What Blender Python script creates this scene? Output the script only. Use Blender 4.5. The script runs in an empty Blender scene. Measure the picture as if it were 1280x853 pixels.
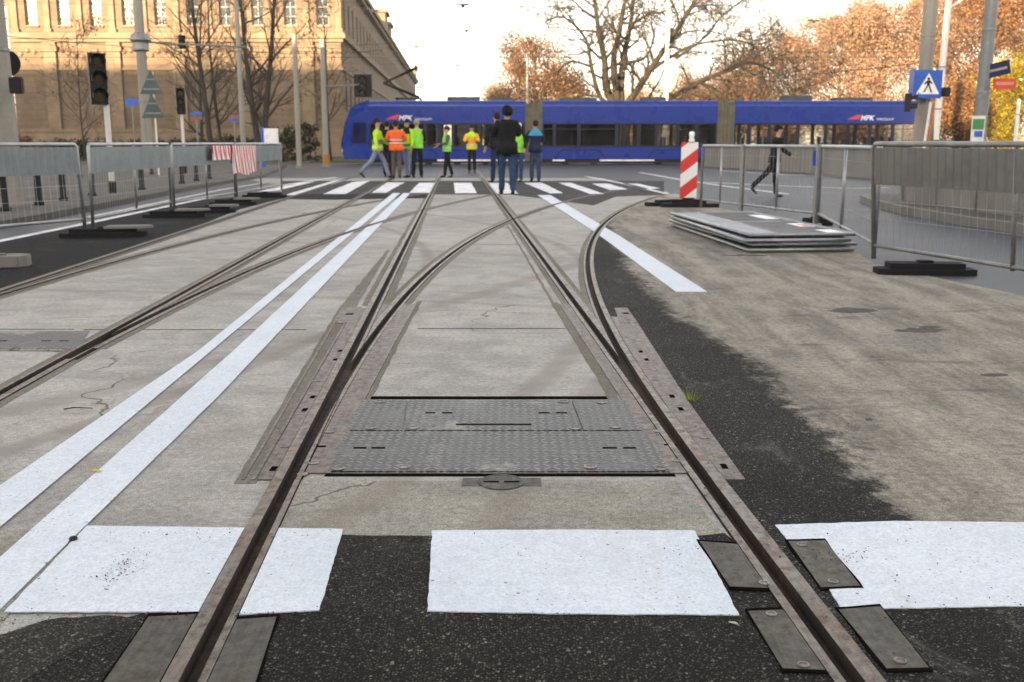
import bpy, bmesh, math, random
from mathutils import Vector, Matrix, Quaternion, noise
import numpy as np

R = math.radians
S = bpy.context.scene
C = S.collection
random.seed(7)

# ------------------------------------------------------------ camera, world, sun, exposure
CAM_H = 1.145
FPX = 1262.0                      # focal length in pixels of a 1280 px wide frame
PITCH = math.atan(247.5 / FPX)
cam_d = bpy.data.cameras.new('camera')
cam = bpy.data.objects.new('camera', cam_d); C.objects.link(cam)
cam.location = (0, 0, CAM_H)
cam.rotation_euler = (math.pi / 2 - PITCH, 0, 0)
cam_d.sensor_width = 36.0
cam_d.lens = 36.0 * FPX / 1280.0
cam_d.clip_start = 0.05
cam_d.clip_end = 6000
cam_d.dof.use_dof = True
cam_d.dof.focus_distance = 3.3
cam_d.dof.aperture_fstop = 6.0
S.camera = cam

SUN_EL, SUN_AZ = 10.0, 25.0       # light travels towards +Y, turned 25 degrees to +X
world = bpy.data.worlds.new('World'); S.world = world
world.use_nodes = True
wn = world.node_tree; wn.nodes.clear()
w_out = wn.nodes.new('ShaderNodeOutputWorld')
w_bg = wn.nodes.new('ShaderNodeBackground')
w_sky = wn.nodes.new('ShaderNodeTexSky')
w_sky.sky_type = 'NISHITA'
w_sky.sun_disc = False
w_sky.sun_elevation = R(SUN_EL)
w_sky.sun_rotation = R(180 + SUN_AZ)
w_sky.air_density = 1.0
w_sky.dust_density = 1.0
w_sky.ozone_density = 1.0
w_hs = wn.nodes.new('ShaderNodeHueSaturation'); w_hs.inputs['Saturation'].default_value = 0.42   # thin high haze pales the sky
wn.links.new(w_sky.outputs[0], w_hs.inputs['Color'])
wn.links.new(w_hs.outputs[0], w_bg.inputs[0])
w_bg.inputs[1].default_value = 0.14
wn.links.new(w_bg.outputs[0], w_out.inputs[0])

sun_d = bpy.data.lights.new('sun', 'SUN')
sun_d.energy = 5.0
sun_d.angle = R(0.5)
sun_d.color = (1.0, 0.80, 0.56)
sun = bpy.data.objects.new('sun', sun_d); C.objects.link(sun)
_d = Vector((math.sin(R(SUN_AZ)) * math.cos(R(SUN_EL)), math.cos(R(SUN_AZ)) * math.cos(R(SUN_EL)), -math.sin(R(SUN_EL))))
sun.rotation_euler = _d.to_track_quat('-Z', 'Y').to_euler()
sun.location = (-20, -40, 40)

S.view_settings.view_transform = 'Standard'
S.view_settings.look = 'None'
S.view_settings.gamma = 1.0
S.view_settings.exposure = 2.3
S.view_settings.use_white_balance = True
S.view_settings.white_balance_temperature = 7400
S.view_settings.white_balance_tint = 14
S.render.engine = 'CYCLES'
S.cycles.max_bounces = 6
S.cycles.transparent_max_bounces = 12

# ------------------------------------------------------------ helpers
def at(px, py, z=0.0):
    """point of the ground (or of height z) seen at this pixel of the 1280x853 photograph"""
    c, s = math.cos(PITCH), math.sin(PITCH)
    v = py - 426.5
    d = FPX * s + v * c
    t = (CAM_H - z) / d
    return Vector(((px - 640) * t, (FPX * c - v * s) * t, z))

def pxm(Y):            # pixels per metre at depth Y (close enough near the horizon)
    return FPX / Y / math.cos(PITCH) * math.cos(PITCH)

def X_at(px, Y): return (px - 640) * Y / FPX * .981
def Z_at(py, Y): return CAM_H - Y * math.tan(PITCH + math.atan((py - 426.5) / FPX))

def props(o, label=None, cat=None, group=None, kind=None):
    if label: o['label'] = label
    if cat: o['category'] = cat
    if group: o['group'] = group
    if kind: o['kind'] = kind
    return o

def empty(name, loc=(0, 0, 0), rz=0, label=None, cat=None, group=None):
    o = bpy.data.objects.new(name, None); C.objects.link(o)
    o.location = loc; o.rotation_euler = (0, 0, rz)
    o.empty_display_size = 0.2
    return props(o, label, cat, group)

def link(name, me, mats, parent=None, smooth=False):
    o = bpy.data.objects.new(name, me); C.objects.link(o)
    if not isinstance(mats, (list, tuple)): mats = [mats]
    me.materials.clear()
    for m in mats: me.materials.append(m)
    if parent: o.parent = parent
    if smooth:
        me.polygons.foreach_set('use_smooth', [True] * len(me.polygons))
    return o

def copy_tree(o, parent=None):
    c = o.copy(); C.objects.link(c)
    c.parent = parent
    for ch in list(o.children): copy_tree(ch, c)
    return c

class MB:
    """collects shapes into one mesh"""
    def __init__(s): s.v = []; s.f = []; s.m = []
    def add(s, vs, fs, mi=0):
        b = len(s.v); s.v += [tuple(v) for v in vs]
        s.f += [tuple(b + i for i in f) for f in fs]; s.m += [mi] * len(fs)
        return s
    def box(s, x0, x1, y0, y1, z0, z1, mi=0, M=None):
        v = [Vector((x, y, z)) for z in (z0, z1) for y in (y0, y1) for x in (x0, x1)]
        if M is not None: v = [M @ p for p in v]
        return s.add(v, [(0, 2, 3, 1), (4, 5, 7, 6), (0, 1, 5, 4), (2, 6, 7, 3), (0, 4, 6, 2), (1, 3, 7, 5)], mi)
    def tube(s, pts, rads, n=8, mi=0, cap=True, flat=1.0):
        pts = [Vector(p) for p in pts]
        if not isinstance(rads, (list, tuple)): rads = [rads] * len(pts)
        rings = []; prev = None
        for i, p in enumerate(pts):
            a = pts[max(i - 1, 0)]; b = pts[min(i + 1, len(pts) - 1)]
            d = (b - a)
            d = d.normalized() if d.length > 1e-9 else Vector((0, 0, 1))
            if prev is None:
                u = d.orthogonal().normalized()
            else:
                u = prev - d * prev.dot(d)
                u = u.normalized() if u.length > 1e-6 else d.orthogonal().normalized()
            prev = u; w = d.cross(u)
            rings.append([p + (u * math.cos(2 * math.pi * k / n) + w * math.sin(2 * math.pi * k / n) * flat) * rads[i] for k in range(n)])
        vs = [v for r in rings for v in r]; fs = []
        for i in range(len(rings) - 1):
            for k in range(n):
                fs.append((i * n + k, i * n + (k + 1) % n, (i + 1) * n + (k + 1) % n, (i + 1) * n + k))
        if cap:
            fs.append(tuple(reversed(range(n)))); fs.append(tuple((len(rings) - 1) * n + k for k in range(n)))
        return s.add(vs, fs, mi)
    def cyl(s, c, r, z0, z1, n=16, mi=0, r2=None):
        return s.tube([(c[0], c[1], z0), (c[0], c[1], z1)], [r, r if r2 is None else r2], n, mi)
    def lathe(s, c, prof, n=16, mi=0, axis='z'):
        vs = []; fs = []
        for (r, z) in prof:
            for k in range(n):
                a = 2 * math.pi * k / n
                p = (r * math.cos(a), r * math.sin(a), z)
                if axis == 'y': p = (p[0], z, p[1])
                if axis == 'x': p = (z, p[0], p[1])
                vs.append((c[0] + p[0], c[1] + p[1], c[2] + p[2]))
        for i in range(len(prof) - 1):
            for k in range(n):
                fs.append((i * n + k, i * n + (k + 1) % n, (i + 1) * n + (k + 1) % n, (i + 1) * n + k))
        fs.append(tuple(reversed(range(n)))); fs.append(tuple((len(prof) - 1) * n + k for k in range(n)))
        return s.add(vs, fs, mi)
    def prism(s, poly, z0, z1, mi=0, M=None):
        n = len(poly)
        v = [Vector((p[0], p[1], z0)) for p in poly] + [Vector((p[0], p[1], z1)) for p in poly]
        if M is not None: v = [M @ p for p in v]
        fs = [tuple(reversed(range(n))), tuple(range(n, 2 * n))]
        fs += [(i, (i + 1) % n, n + (i + 1) % n, n + i) for i in range(n)]
        return s.add(v, fs, mi)
    def mesh(s, name, fix=True):
        me = bpy.data.meshes.new(name)
        me.from_pydata(s.v, [], s.f)
        me.polygons.foreach_set('material_index', s.m)
        if fix:
            bm = bmesh.new(); bm.from_mesh(me)
            bmesh.ops.recalc_face_normals(bm, faces=bm.faces)
            bm.to_mesh(me); bm.free()
        me.update()
        return me
    def build(s, name, mats, parent=None, smooth=False, fix=True):
        return link(name, s.mesh(name, fix), mats, parent, smooth)

def bevel(o, w=0.01, seg=2):
    bm = bmesh.new(); bm.from_mesh(o.data)
    bmesh.ops.bevel(bm, geom=list(bm.edges), offset=w, segments=seg, affect='EDGES', clamp_overlap=True)
    bm.to_mesh(o.data); bm.free()
    return o

# ------------------------------------------------------------ materials
class NT:
    def __init__(s, name):
        s.m = bpy.data.materials.new(name); s.m.use_nodes = True
        s.t = s.m.node_tree; s.t.nodes.clear()
        s.out = s.n('ShaderNodeOutputMaterial')
        s.b = s.n('ShaderNodeBsdfPrincipled')
        s.l(s.b.outputs[0], s.out.inputs[0])
        s.tc = s.n('ShaderNodeTexCoord')
        s.co = s.tc.outputs['Object']
    def n(s, t, **k):
        x = s.t.nodes.new(t)
        for a, v in k.items(): setattr(x, a, v)
        return x
    def l(s, a, b): s.t.links.new(a, b)
    def val(s, sock, v):
        if hasattr(v, 'is_output') or isinstance(v, bpy.types.NodeSocket): s.l(v, sock)
        else: sock.default_value = v
    def map(s, scale=(1, 1, 1), loc=(0, 0, 0), rot=(0, 0, 0), co=None):
        x = s.n('ShaderNodeMapping'); s.l(co or s.co, x.inputs[0])
        x.inputs['Location'].default_value = loc; x.inputs['Rotation'].default_value = rot; x.inputs['Scale'].default_value = scale
        return x.outputs[0]
    def noise(s, scale, detail=4, rough=.55, co=None, dist=0):
        x = s.n('ShaderNodeTexNoise'); s.l(co or s.co, x.inputs['Vector'])
        x.inputs['Scale'].default_value = scale; x.inputs['Detail'].default_value = detail
        x.inputs['Roughness'].default_value = rough; x.inputs['Distortion'].default_value = dist
        return x.outputs[0]
    def voro(s, scale, co=None, feature='F1', out='Distance', rnd=1.0):
        x = s.n('ShaderNodeTexVoronoi', feature=feature); s.l(co or s.co, x.inputs['Vector'])
        x.inputs['Scale'].default_value = scale; x.inputs['Randomness'].default_value = rnd
        return x.outputs[out]
    def ramp(s, fac, a, b, lo=0.0, hi=1.0, smooth=True):
        x = s.n('ShaderNodeMapRange'); x.interpolation_type = 'SMOOTHSTEP' if smooth else 'LINEAR'
        s.val(x.inputs[0], fac); x.inputs[1].default_value = a; x.inputs[2].default_value = b
        x.inputs[3].default_value = lo; x.inputs[4].default_value = hi
        return x.outputs[0]
    def mix(s, fac, a, b, mode='MIX'):
        x = s.n('ShaderNodeMix', data_type='RGBA', blend_type=mode)
        s.val(x.inputs[0], fac)
        s.val(x.inputs[6], a if not isinstance(a, tuple) else (*a[:3], 1)); s.val(x.inputs[7], b if not isinstance(b, tuple) else (*b[:3], 1))
        return x.outputs[2]
    def math(s, op, a, b=0.0, c=0.0):
        x = s.n('ShaderNodeMath', operation=op)
        s.val(x.inputs[0], a); s.val(x.inputs[1], b); s.val(x.inputs[2], c)
        return x.outputs[0]
    def xyz(s, co=None):
        x = s.n('ShaderNodeSeparateXYZ'); s.l(co or s.co, x.inputs[0]); return x.outputs
    def bump(s, h, strength=.5, dist=.005, normal=None):
        x = s.n('ShaderNodeBump'); s.val(x.inputs['Height'], h)
        x.inputs['Strength'].default_value = strength; x.inputs['Distance'].default_value = dist
        if normal is not None: s.l(normal, x.inputs['Normal'])
        return x.outputs[0]
    def set(s, col=None, rough=None, metal=None, normal=None, spec=None, alpha=None):
        if col is not None: s.val(s.b.inputs['Base Color'], (*col[:3], 1) if isinstance(col, tuple) else col)
        if rough is not None: s.val(s.b.inputs['Roughness'], rough)
        if metal is not None: s.val(s.b.inputs['Metallic'], metal)
        if normal is not None: s.l(normal, s.b.inputs['Normal'])
        if spec is not None: s.val(s.b.inputs['Specular IOR Level'], spec)
        if alpha is not None: s.val(s.b.inputs['Alpha'], alpha)
        return s.m

def simple(name, col, rough=.6, metal=0., var=.25, scale=3., bump=0., bscale=60., spec=None, streak=False):
    if spec is None and max(col) < .14 and not metal: spec = .12
    """plain material with some wear in it"""
    t = NT(name)
    co = t.map(scale=(1, 1, .25)) if streak else t.co
    a = t.noise(scale, 6, .65, co=co); b = t.noise(scale * 9, 3, .6)
    f = t.math('ADD', t.math('MULTIPLY', a, .7), t.math('MULTIPLY', b, .3))
    k = t.ramp(f, .3, .7, 1 - var, 1 + var * .6)
    c = t.mix(1.0, tuple(col), k, 'MULTIPLY')
    rr = t.ramp(b, .3, .7, max(rough - .08, .03), min(rough + .1, 1))
    nb = None
    if bump: nb = t.bump(t.noise(bscale, 4, .6), bump, .004)
    return t.set(c, rr, metal, nb, spec)
# ------------------------------------------------------------ ground materials
def concrete_mat(name, base=(.34, .335, .32), rough_look=0.0, dirt=.5, seed=0.0):
    t = NT(name)
    co = t.map(loc=(seed, seed * 1.7, 0))
    big = t.noise(.55, 4, .6, co=co)
    mid = t.noise(3.1, 6, .65, co=co, dist=.4)
    # broom finish: fine lines running across the track
    br = t.noise(1.0, 5, .7, co=t.map(scale=(4.0, 95.0, 1)))
    br2 = t.noise(1.0, 4, .7, co=t.map(scale=(1.3, 16.0, 1), loc=(seed, 3, 0)))
    fine = t.noise(230, 3, .7, co=co)
    grit = t.voro(120, co=co)
    k = t.math('ADD', t.math('MULTIPLY', big, .30), t.math('MULTIPLY', mid, .46))
    k = t.math('ADD', k, t.math('MULTIPLY', br2, .14))
    k = t.math('ADD', k, t.math('MULTIPLY', br, .10))
    c = t.mix(t.ramp(k, .40, .60), tuple(x * .74 for x in base), tuple(x * 1.12 for x in base))
    # warm sandy film
    c = t.mix(t.ramp(t.noise(.9, 5, .7, co=t.map(loc=(7 + seed, 2, 0))), .52, .75, 0, .42), c, (base[0] * .95, base[1] * .88, base[2] * .70))
    # grain
    c = t.mix(t.ramp(fine, .36, .66, .0, 1.0), t.mix(1.0, c, (.60, .59, .57), 'MULTIPLY'), t.mix(1.0, c, (1.22, 1.22, 1.22), 'MULTIPLY'))
    g2 = t.noise(38, 6, .8, co=co)
    c = t.mix(1.0, c, t.ramp(g2, .32, .68, .72, 1.18), 'MULTIPLY')
    # brown tyre tracks: arcs of large radius, broken up
    sx_, sy_, _z = t.xyz()
    for (cx, cy, rr, ww, am) in ((-14.0, 9.0, 13.2, .09, .5), (-14.0, 9.0, 14.75, .10, .45), (22.0, -2.0, 21.0, .12, .40), (22.0, -2.0, 22.6, .10, .36), (-30, 22, 33.0, .14, .4), (9, 30, 21.5, .10, .35), (-5.2, -9, 17.0, .09, .35)):
        dx = t.math('SUBTRACT', sx_, cx); dy = t.math('SUBTRACT', sy_, cy)
        dd = t.math('ABSOLUTE', t.math('SUBTRACT', t.math('SQRT', t.math('ADD', t.math('MULTIPLY', dx, dx), t.math('MULTIPLY', dy, dy))), rr))
        kk = t.math('MULTIPLY', t.ramp(dd, ww * .3, ww, 1, 0), t.ramp(g2, .38, .62, .15, am))
        c = t.mix(kk, c, (.13, .10, .075))
    # hairline cracks
    ck = t.n('ShaderNodeTexVoronoi', feature='DISTANCE_TO_EDGE'); wv = t.n('ShaderNodeVectorMath', operation='ADD')
    nzc = t.n('ShaderNodeTexNoise'); t.l(co, nzc.inputs['Vector']); nzc.inputs['Scale'].default_value = 2.5; nzc.inputs['Detail'].default_value = 6
    vm = t.n('ShaderNodeVectorMath', operation='SCALE'); t.l(nzc.outputs[1], vm.inputs[0]); vm.inputs['Scale'].default_value = .5
    t.l(co, wv.inputs[0]); t.l(vm.outputs[0], wv.inputs[1]); t.l(wv.outputs[0], ck.inputs['Vector']); ck.inputs['Scale'].default_value = .42
    cm = t.math('MULTIPLY', t.ramp(ck.outputs[0], .0016, .0045, 1, 0), t.ramp(big, .5, .58))
    c = t.mix(t.math('MULTIPLY', cm, .75), c, (.06, .052, .045))
    # dark stains, irregular
    st = t.noise(1.7, 7, .75, co=t.map(scale=(1, 1.8, 1), loc=(3 + seed, 11, 0)), dist=.8)
    c = t.mix(t.ramp(st, .55, .72, 0, dirt + .1), c, (.14, .12, .095))
    # pits
    pit = t.ramp(t.voro(34, co=co), .05, .13, 1, 0)
    pm = t.math('MULTIPLY', pit, t.ramp(t.noise(2.3, 3, co=t.map(loc=(1, 5 + seed, 0))), .5, .62))
    c = t.mix(t.math('MULTIPLY', pm, .75), c, (.07, .065, .06))
    hgt = t.math('ADD', t.math('MULTIPLY', br, .5), t.math('MULTIPLY', fine, .5 + rough_look))
    hgt = t.math('SUBTRACT', hgt, t.math('MULTIPLY', pm, .8))
    if rough_look:
        hgt = t.math('ADD', hgt, t.math('MULTIPLY', t.noise(45, 5, .7, co=co), rough_look * 2))
    nb = t.bump(hgt, .45, .003 + rough_look * .004)
    return t.set(c, t.ramp(mid, .3, .7, .72, .92), 0, nb, .18)

def asphalt_nodes(t, base=(.045, .045, .047), light=(.16, .155, .15), seed=0.0, coarse=1.0):
    co = t.map(loc=(seed, -seed, 0))
    cell = t.n('ShaderNodeTexVoronoi', feature='F1'); t.l(co, cell.inputs['Vector']); cell.inputs['Scale'].default_value = 150 * coarse
    sep = t.n('ShaderNodeSeparateColor'); t.l(cell.outputs['Color'], sep.inputs[0])
    stone = t.ramp(sep.outputs[0], .25, 1.0, 0, 1, False)
    core = t.ramp(cell.outputs['Distance'], .18, .5, 1, 0)
    s1 = t.math('MULTIPLY', stone, core)
    big = t.noise(.8, 5, .65, co=co)
    gr = t.noise(210, 3, .7, co=co)
    c = t.mix(s1, tuple(x * .7 for x in base), tuple(x * 1.35 for x in light))
    c = t.mix(t.ramp(sep.outputs[1], .97, .99, 0, .4), c, (.30, .285, .25))
    c = t.mix(1.0, c, t.ramp(big, .3, .7, .72, 1.35), 'MULTIPLY')
    c = t.mix(1.0, c, t.ramp(gr, .32, .68, .35, 1.8), 'MULTIPLY')
    h = t.math('ADD', t.math('MULTIPLY', t.ramp(cell.outputs['Distance'], 0, .6, 1, 0), .7), t.math('MULTIPLY', t.noise(60, 4, .65, co=co), .6))
    return c, h, big

def asphalt_mat(name, base=(.045, .045, .047), light=(.16, .155, .15), seed=0.0, coarse=1.0, dust=0.0, rough=.88, dustcol=(.30, .29, .27)):
    t = NT(name)
    c, h, big = asphalt_nodes(t, base, light, seed, coarse)
    if dust:
        d = t.noise(1.3, 7, .75, co=t.map(scale=(1, 1, 1), loc=(9 + seed, 0, 0)), dist=.6)
        c = t.mix(t.ramp(d, .5, .8, 0, dust), c, dustcol)
    return t.set(c, t.ramp(big, .3, .7, rough - .12, rough), 0, t.bump(h, .7, .006), .10)

M = {}
M['concrete'] = concrete_mat('concrete', (.40, .385, .36))
M['concrete_rough'] = concrete_mat('concrete_rough', (.32, .305, .265), .8, .45, 5.0)
M['grout'] = concrete_mat('grout', (.20, .185, .15), .8, .4, 9.0)
M['asphalt'] = asphalt_mat('asphalt', (.014, .013, .0115), (.095, .088, .076), dust=.2)
M['asphalt_far'] = asphalt_mat('asphalt_far', (.058, .066, .08), (.12, .13, .15), 3.0, 1.0, .2, .52, (.22, .22, .22))
M['asphalt_fresh'] = asphalt_mat('asphalt_fresh', (.010, .010, .011), (.03, .03, .032), 6.0, 1.0, .12)
M['crossing_asphalt'] = asphalt_mat('crossing_asphalt', (.05, .05, .05), (.12, .12, .12), 12.0, 1.0, .3)
M['pavers'] = simple('pavers', (.115, .108, .10), .9, 0, .35, .8, .5, 30)

def right_mat():
    """dark asphalt beside the rail, worn to pale dust further right along a ragged diagonal edge"""
    t = NT('worn_asphalt')
    ad, h, big = asphalt_nodes(t, (.020, .0195, .019), (.10, .097, .088), 21.0)
    x, y, z = t.xyz()
    fc = t.n('ShaderNodeFloatCurve')
    pts = [(760, 268), (766, 289), (788, 330), (821, 370), (862, 402), (912, 436), (988, 500), (1045, 545), (1110, 610), (1150, 645), (1230, 700), (1330, 800)]
    g = sorted([(at(*p).y, at(*p).x) for p in pts])
    t.l(t.math('DIVIDE', y, 20.0), fc.inputs['Value'])
    cv = fc.mapping.curves[0]
    cv.points[0].location = (0, g[0][1] / 4); cv.points[1].location = (1, g[-1][1] / 4)
    for yy, xx in g:
        if 0 < yy / 20 < 1: cv.points.new(yy / 20, xx / 4)
    fc.mapping.update()
    edge = t.math('MULTIPLY', fc.outputs[0], 4.0)
    d = t.math('SUBTRACT', x, edge)
    n1 = t.noise(1.5, 8, .72, co=t.map(scale=(1.2, .55, 1), rot=(0, 0, R(12))), dist=.7)
    n2 = t.noise(9, 6, .75)
    d = t.math('ADD', d, t.math('MULTIPLY', t.math('SUBTRACT', n1, .5), .55))
    d = t.math('ADD', d, t.math('MULTIPLY', t.math('SUBTRACT', n2, .5), .42))
    m = t.ramp(d, -.07, .07)
    # pale dusty surface with long streaks along the lane
    st = t.noise(1.0, 7, .7, co=t.map(scale=(3.2, .35, 1), rot=(0, 0, R(24)), loc=(4, 0, 0)), dist=.5)
    st2 = t.noise(3.4, 7, .72, co=t.map(scale=(1, .6, 1), rot=(0, 0, R(22))))
    fine = t.noise(200, 3, .7)
    k = t.math('ADD', t.math('MULTIPLY', st, .6), t.math('MULTIPLY', st2, .4))
    p = t.mix(t.ramp(k, .34, .64), (.155, .142, .122), (.385, .355, .30))
    p = t.mix(t.ramp(t.noise(.7, 5, .7, co=t.map(loc=(5, 8, 0))), .5, .7, 0, .5), p, (.20, .197, .19))
    p = t.mix(t.ramp(fine, .3, .72), t.mix(1.0, p, (.55, .54, .52), 'MULTIPLY'), t.mix(1.0, p, (1.3, 1.3, 1.3), 'MULTIPLY'))
    p = t.mix(1.0, p, t.ramp(t.noise(30, 7, .8), .33, .67, .68, 1.22), 'MULTIPLY')
    sp = t.ramp(t.voro(7), .035, .06, 1, 0)
    p = t.mix(t.math('MULTIPLY', sp, .7), p, (.04, .04, .04))
    stain = t.noise(2.2, 6, .7, co=t.map(scale=(.45, 1.5, 1), loc=(31, 2, 0)), dist=.4)
    p = t.mix(t.ramp(stain, .58, .68, 0, .6), p, (.085, .075, .06))
    # thin dust drifting over the dark part too
    dd = t.noise(3.0, 8, .78, co=t.map(scale=(1, .5, 1), loc=(2, 2, 0)), dist=.9)
    ad = t.mix(t.ramp(dd, .54, .78, 0, .45), ad, (.24, .225, .195))
    c = t.mix(m, ad, p)
    hh = t.math('ADD', t.math('MULTIPLY', h, 1.0), t.math('MULTIPLY', fine, .5))
    return t.set(c, .87, 0, t.bump(hh, .55, .005), .10)
M['worn'] = right_mat()
M['cement_spill'] = asphalt_mat('cement_spill', (.03, .028, .025), (.12, .11, .10), 31.0, 1.0, .95, .9, (.34, .335, .32))
M['oil'] = simple('oil', (.075, .068, .056), .7, 0, .5, 12, .4, 120)

def paint_mat():
    t = NT('road_paint')
    a = t.noise(1.2, 5, .6); b = t.noise(26, 6, .7); f = t.noise(170, 3, .7)
    c = t.mix(t.ramp(a, .35, .7), (.56, .61, .68), (.63, .68, .745))
    c = t.mix(t.ramp(b, .42, .58), t.mix(1.0, c, (.93, .93, .92), 'MULTIPLY'), c)
    c = t.mix(1.0, c, t.ramp(t.noise(95, 5, .8), .35, .65, .84, 1.08), 'MULTIPLY')
    c = t.mix(t.ramp(t.noise(.9, 7, .75, co=t.map(scale=(1.5, .35, 1), loc=(5, 2, 0))), .55, .75, 0, .35), c, (.42, .40, .37))
    c = t.mix(t.ramp(f, .56, .70, 0, .55), c, (.36, .35, .34))
    # specks of dirt and pin holes, thicker in patches
    v1 = t.ramp(t.voro(48), .10, .17, 1, 0)
    dens = t.ramp(t.noise(4.5, 5, .7, co=t.map(loc=(3, 3, 0))), .45, .62)
    c = t.mix(t.math('MULTIPLY', v1, t.math('ADD', t.math('MULTIPLY', dens, .75), .12)), c, (.10, .085, .08))
    v2 = t.ramp(t.voro(13, co=t.map(loc=(8, 1, 0))), .045, .075, 1, 0)
    c = t.mix(t.math('MULTIPLY', v2, .8), c, (.08, .07, .07))
    sc = t.noise(2.0, 9, .8, co=t.map(scale=(3, .9, 1), rot=(0, 0, R(-20)), loc=(2, 6, 0)), dist=1.2)
    c = t.mix(t.ramp(sc, .63, .74, 0, .55), c, (.34, .33, .33))
    h = t.math('ADD', t.noise(70, 5, .7), t.math('MULTIPLY', t.math('SUBTRACT', 1.0, v1), .6))
    return t.set(c, .6, 0, t.bump(h, .55, .004), .4)
M['paint'] = paint_mat()

def far_paint():
    t = NT('old_road_paint')
    a = t.noise(3, 7, .7)
    c = t.mix(t.ramp(a, .35, .62), (.40, .40, .41), (.72, .73, .76))
    return t.set(c, .6)
M['paint_far'] = far_paint()

def steel_mat(name, base, rust, rmix=.4, rough=.5, metal=.55, seed=0):
    t = NT(name)
    a = t.noise(2.4, 7, .7, co=t.map(loc=(seed, 0, 0))); b = t.noise(30, 6, .7); f = t.noise(150, 4, .7)
    s = t.noise(1.0, 5, .7, co=t.map(scale=(60, 2.2, 1), loc=(0, seed, 0)))
    c = t.mix(t.ramp(s, .35, .65), tuple(x * .75 for x in base), tuple(x * 1.2 for x in base))
    c = t.mix(t.ramp(a, .42, .66, 0, rmix), c, rust)
    c = t.mix(t.ramp(b, .5, .72, 0, rmix), c, tuple(x * .6 for x in rust))
    c = t.mix(t.ramp(f, .3, .7), t.mix(1.0, c, (.75, .75, .75), 'MULTIPLY'), t.mix(1.0, c, (1.2, 1.2, 1.2), 'MULTIPLY'))
    return t.set(c, t.ramp(b, .3, .7, rough - .1, rough + .2), metal, t.bump(t.math('ADD', b, t.math('MULTIPLY', f, .5)), .35, .002), .5)
M['rail_steel'] = steel_mat('rail_steel', (.125, .107, .088), (.12, .06, .035), .8, .42, .55)
M['rail_side'] = steel_mat('rail_side', (.014, .011, .009), (.075, .03, .012), .75, .8, .1, 4)
M['switch_steel'] = steel_mat('switch_steel', (.125, .102, .090), (.095, .062, .045), .6, .5, .35, 8)
M['dark_hole'] = simple('dark_hole', (.008, .007, .006), .9, spec=0.0)
M['plate_old'] = steel_mat('plate_old', (.062, .057, .048), (.085, .07, .045), .5, .6, .35, 14)
M['bolt'] = steel_mat('bolt', (.20, .18, .17), (.10, .07, .05), .5, .45, .6, 2)

def tread_mat():
    t = NT('tread_plate')
    # raised teardrops alternating in direction, in a checker of small cells
    sx, sy = 28.0, 28.0
    x, y, z = t.xyz()
    u = t.math('MULTIPLY', x, sx); v = t.math('MULTIPLY', y, sy)
    iu = t.math('FLOOR', u); iv = t.math('FLOOR', v)
    fu = t.math('SUBTRACT', t.math('FRACT', u), .5); fv = t.math('SUBTRACT', t.math('FRACT', v), .5)
    par = t.math('PINGPONG', t.math('ADD', iu, iv), 1.0)
    sgn = t.math('SUBTRACT', t.math('MULTIPLY', t.math('GREATER_THAN', par, .5), 2.0), 1.0)
    a = t.math('ADD', fu, t.math('MULTIPLY', fv, sgn)); b = t.math('SUBTRACT', fu, t.math('MULTIPLY', fv, sgn))
    e = t.math('ADD', t.math('MULTIPLY', t.math('MULTIPLY', a, a), 1.3), t.math('MULTIPLY', t.math('MULTIPLY', b, b), 16.0))
    k = t.ramp(e, .45, .95, 1, 0)
    n1 = t.noise(4, 7, .7); n2 = t.noise(60, 5, .7)
    c = t.mix(t.ramp(n1, .38, .62), (.035, .038, .042), (.12, .123, .126))
    c = t.mix(t.ramp(n2, .5, .75, 0, .5), c, (.06, .05, .04))
    c = t.mix(k, t.mix(1.0, c, (.62, .60, .57), 'MULTIPLY'), t.mix(1.0, c, (1.75, 1.78, 1.8), 'MULTIPLY'))
    c = t.mix(t.ramp(t.noise(2.6, 8, .78, co=t.map(loc=(4, 4, 0)), dist=.7), .54, .70, 0, .7), c, (.33, .315, .285))
    return t.set(c, t.ramp(n1, .3, .7, .4, .62), .45, t.bump(t.math('ADD', k, t.math('MULTIPLY', n2, .12)), 1.0, .006), .5)
M['tread'] = tread_mat()

# ------------------------------------------------------------ rails: centre lines of the grooves
SK = .0539                        # the track runs slightly to the left of the camera's axis
def cl(L0, Y0=99., k=0.0, y_end=45.0, y_start=.4, step=.5):
    pts = []
    y = y_start
    while y < y_end + 1e-6:
        pts.append(Vector((L0 + (k * (y - Y0) ** 2 if y > Y0 else 0) - SK * y, y, 0)))
        y += step if y > 6 else .25
    return pts
def normals(pts):
    ns = []
    for i in range(len(pts)):
        d = (pts[min(i + 1, len(pts) - 1)] - pts[max(i - 1, 0)]).normalized()
        ns.append(Vector((d.y, -d.x, 0)))          # points right
    return ns
def ribbon(pts, lo, hi, z0, z1):
    """closed solid following a centre line between two sideways offsets"""
    ns = normals(pts); n = len(pts)
    mb = MB(); vs = []
    for p, q in zip(pts, ns):
        for o, z in ((lo, z0), (hi, z0), (hi, z1), (lo, z1)):
            vs.append((p.x + q.x * o, p.y + q.y * o, z))
    fs = []
    for i in range(n - 1):
        for k in range(4):
            fs.append((i * 4 + k, i * 4 + (k + 1) % 4, (i + 1) * 4 + (k + 1) % 4, (i + 1) * 4 + k))
    fs.append((3, 2, 1, 0)); fs.append(tuple((n - 1) * 4 + k for k in range(4)))
    mb.add(vs, fs)
    return mb

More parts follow.
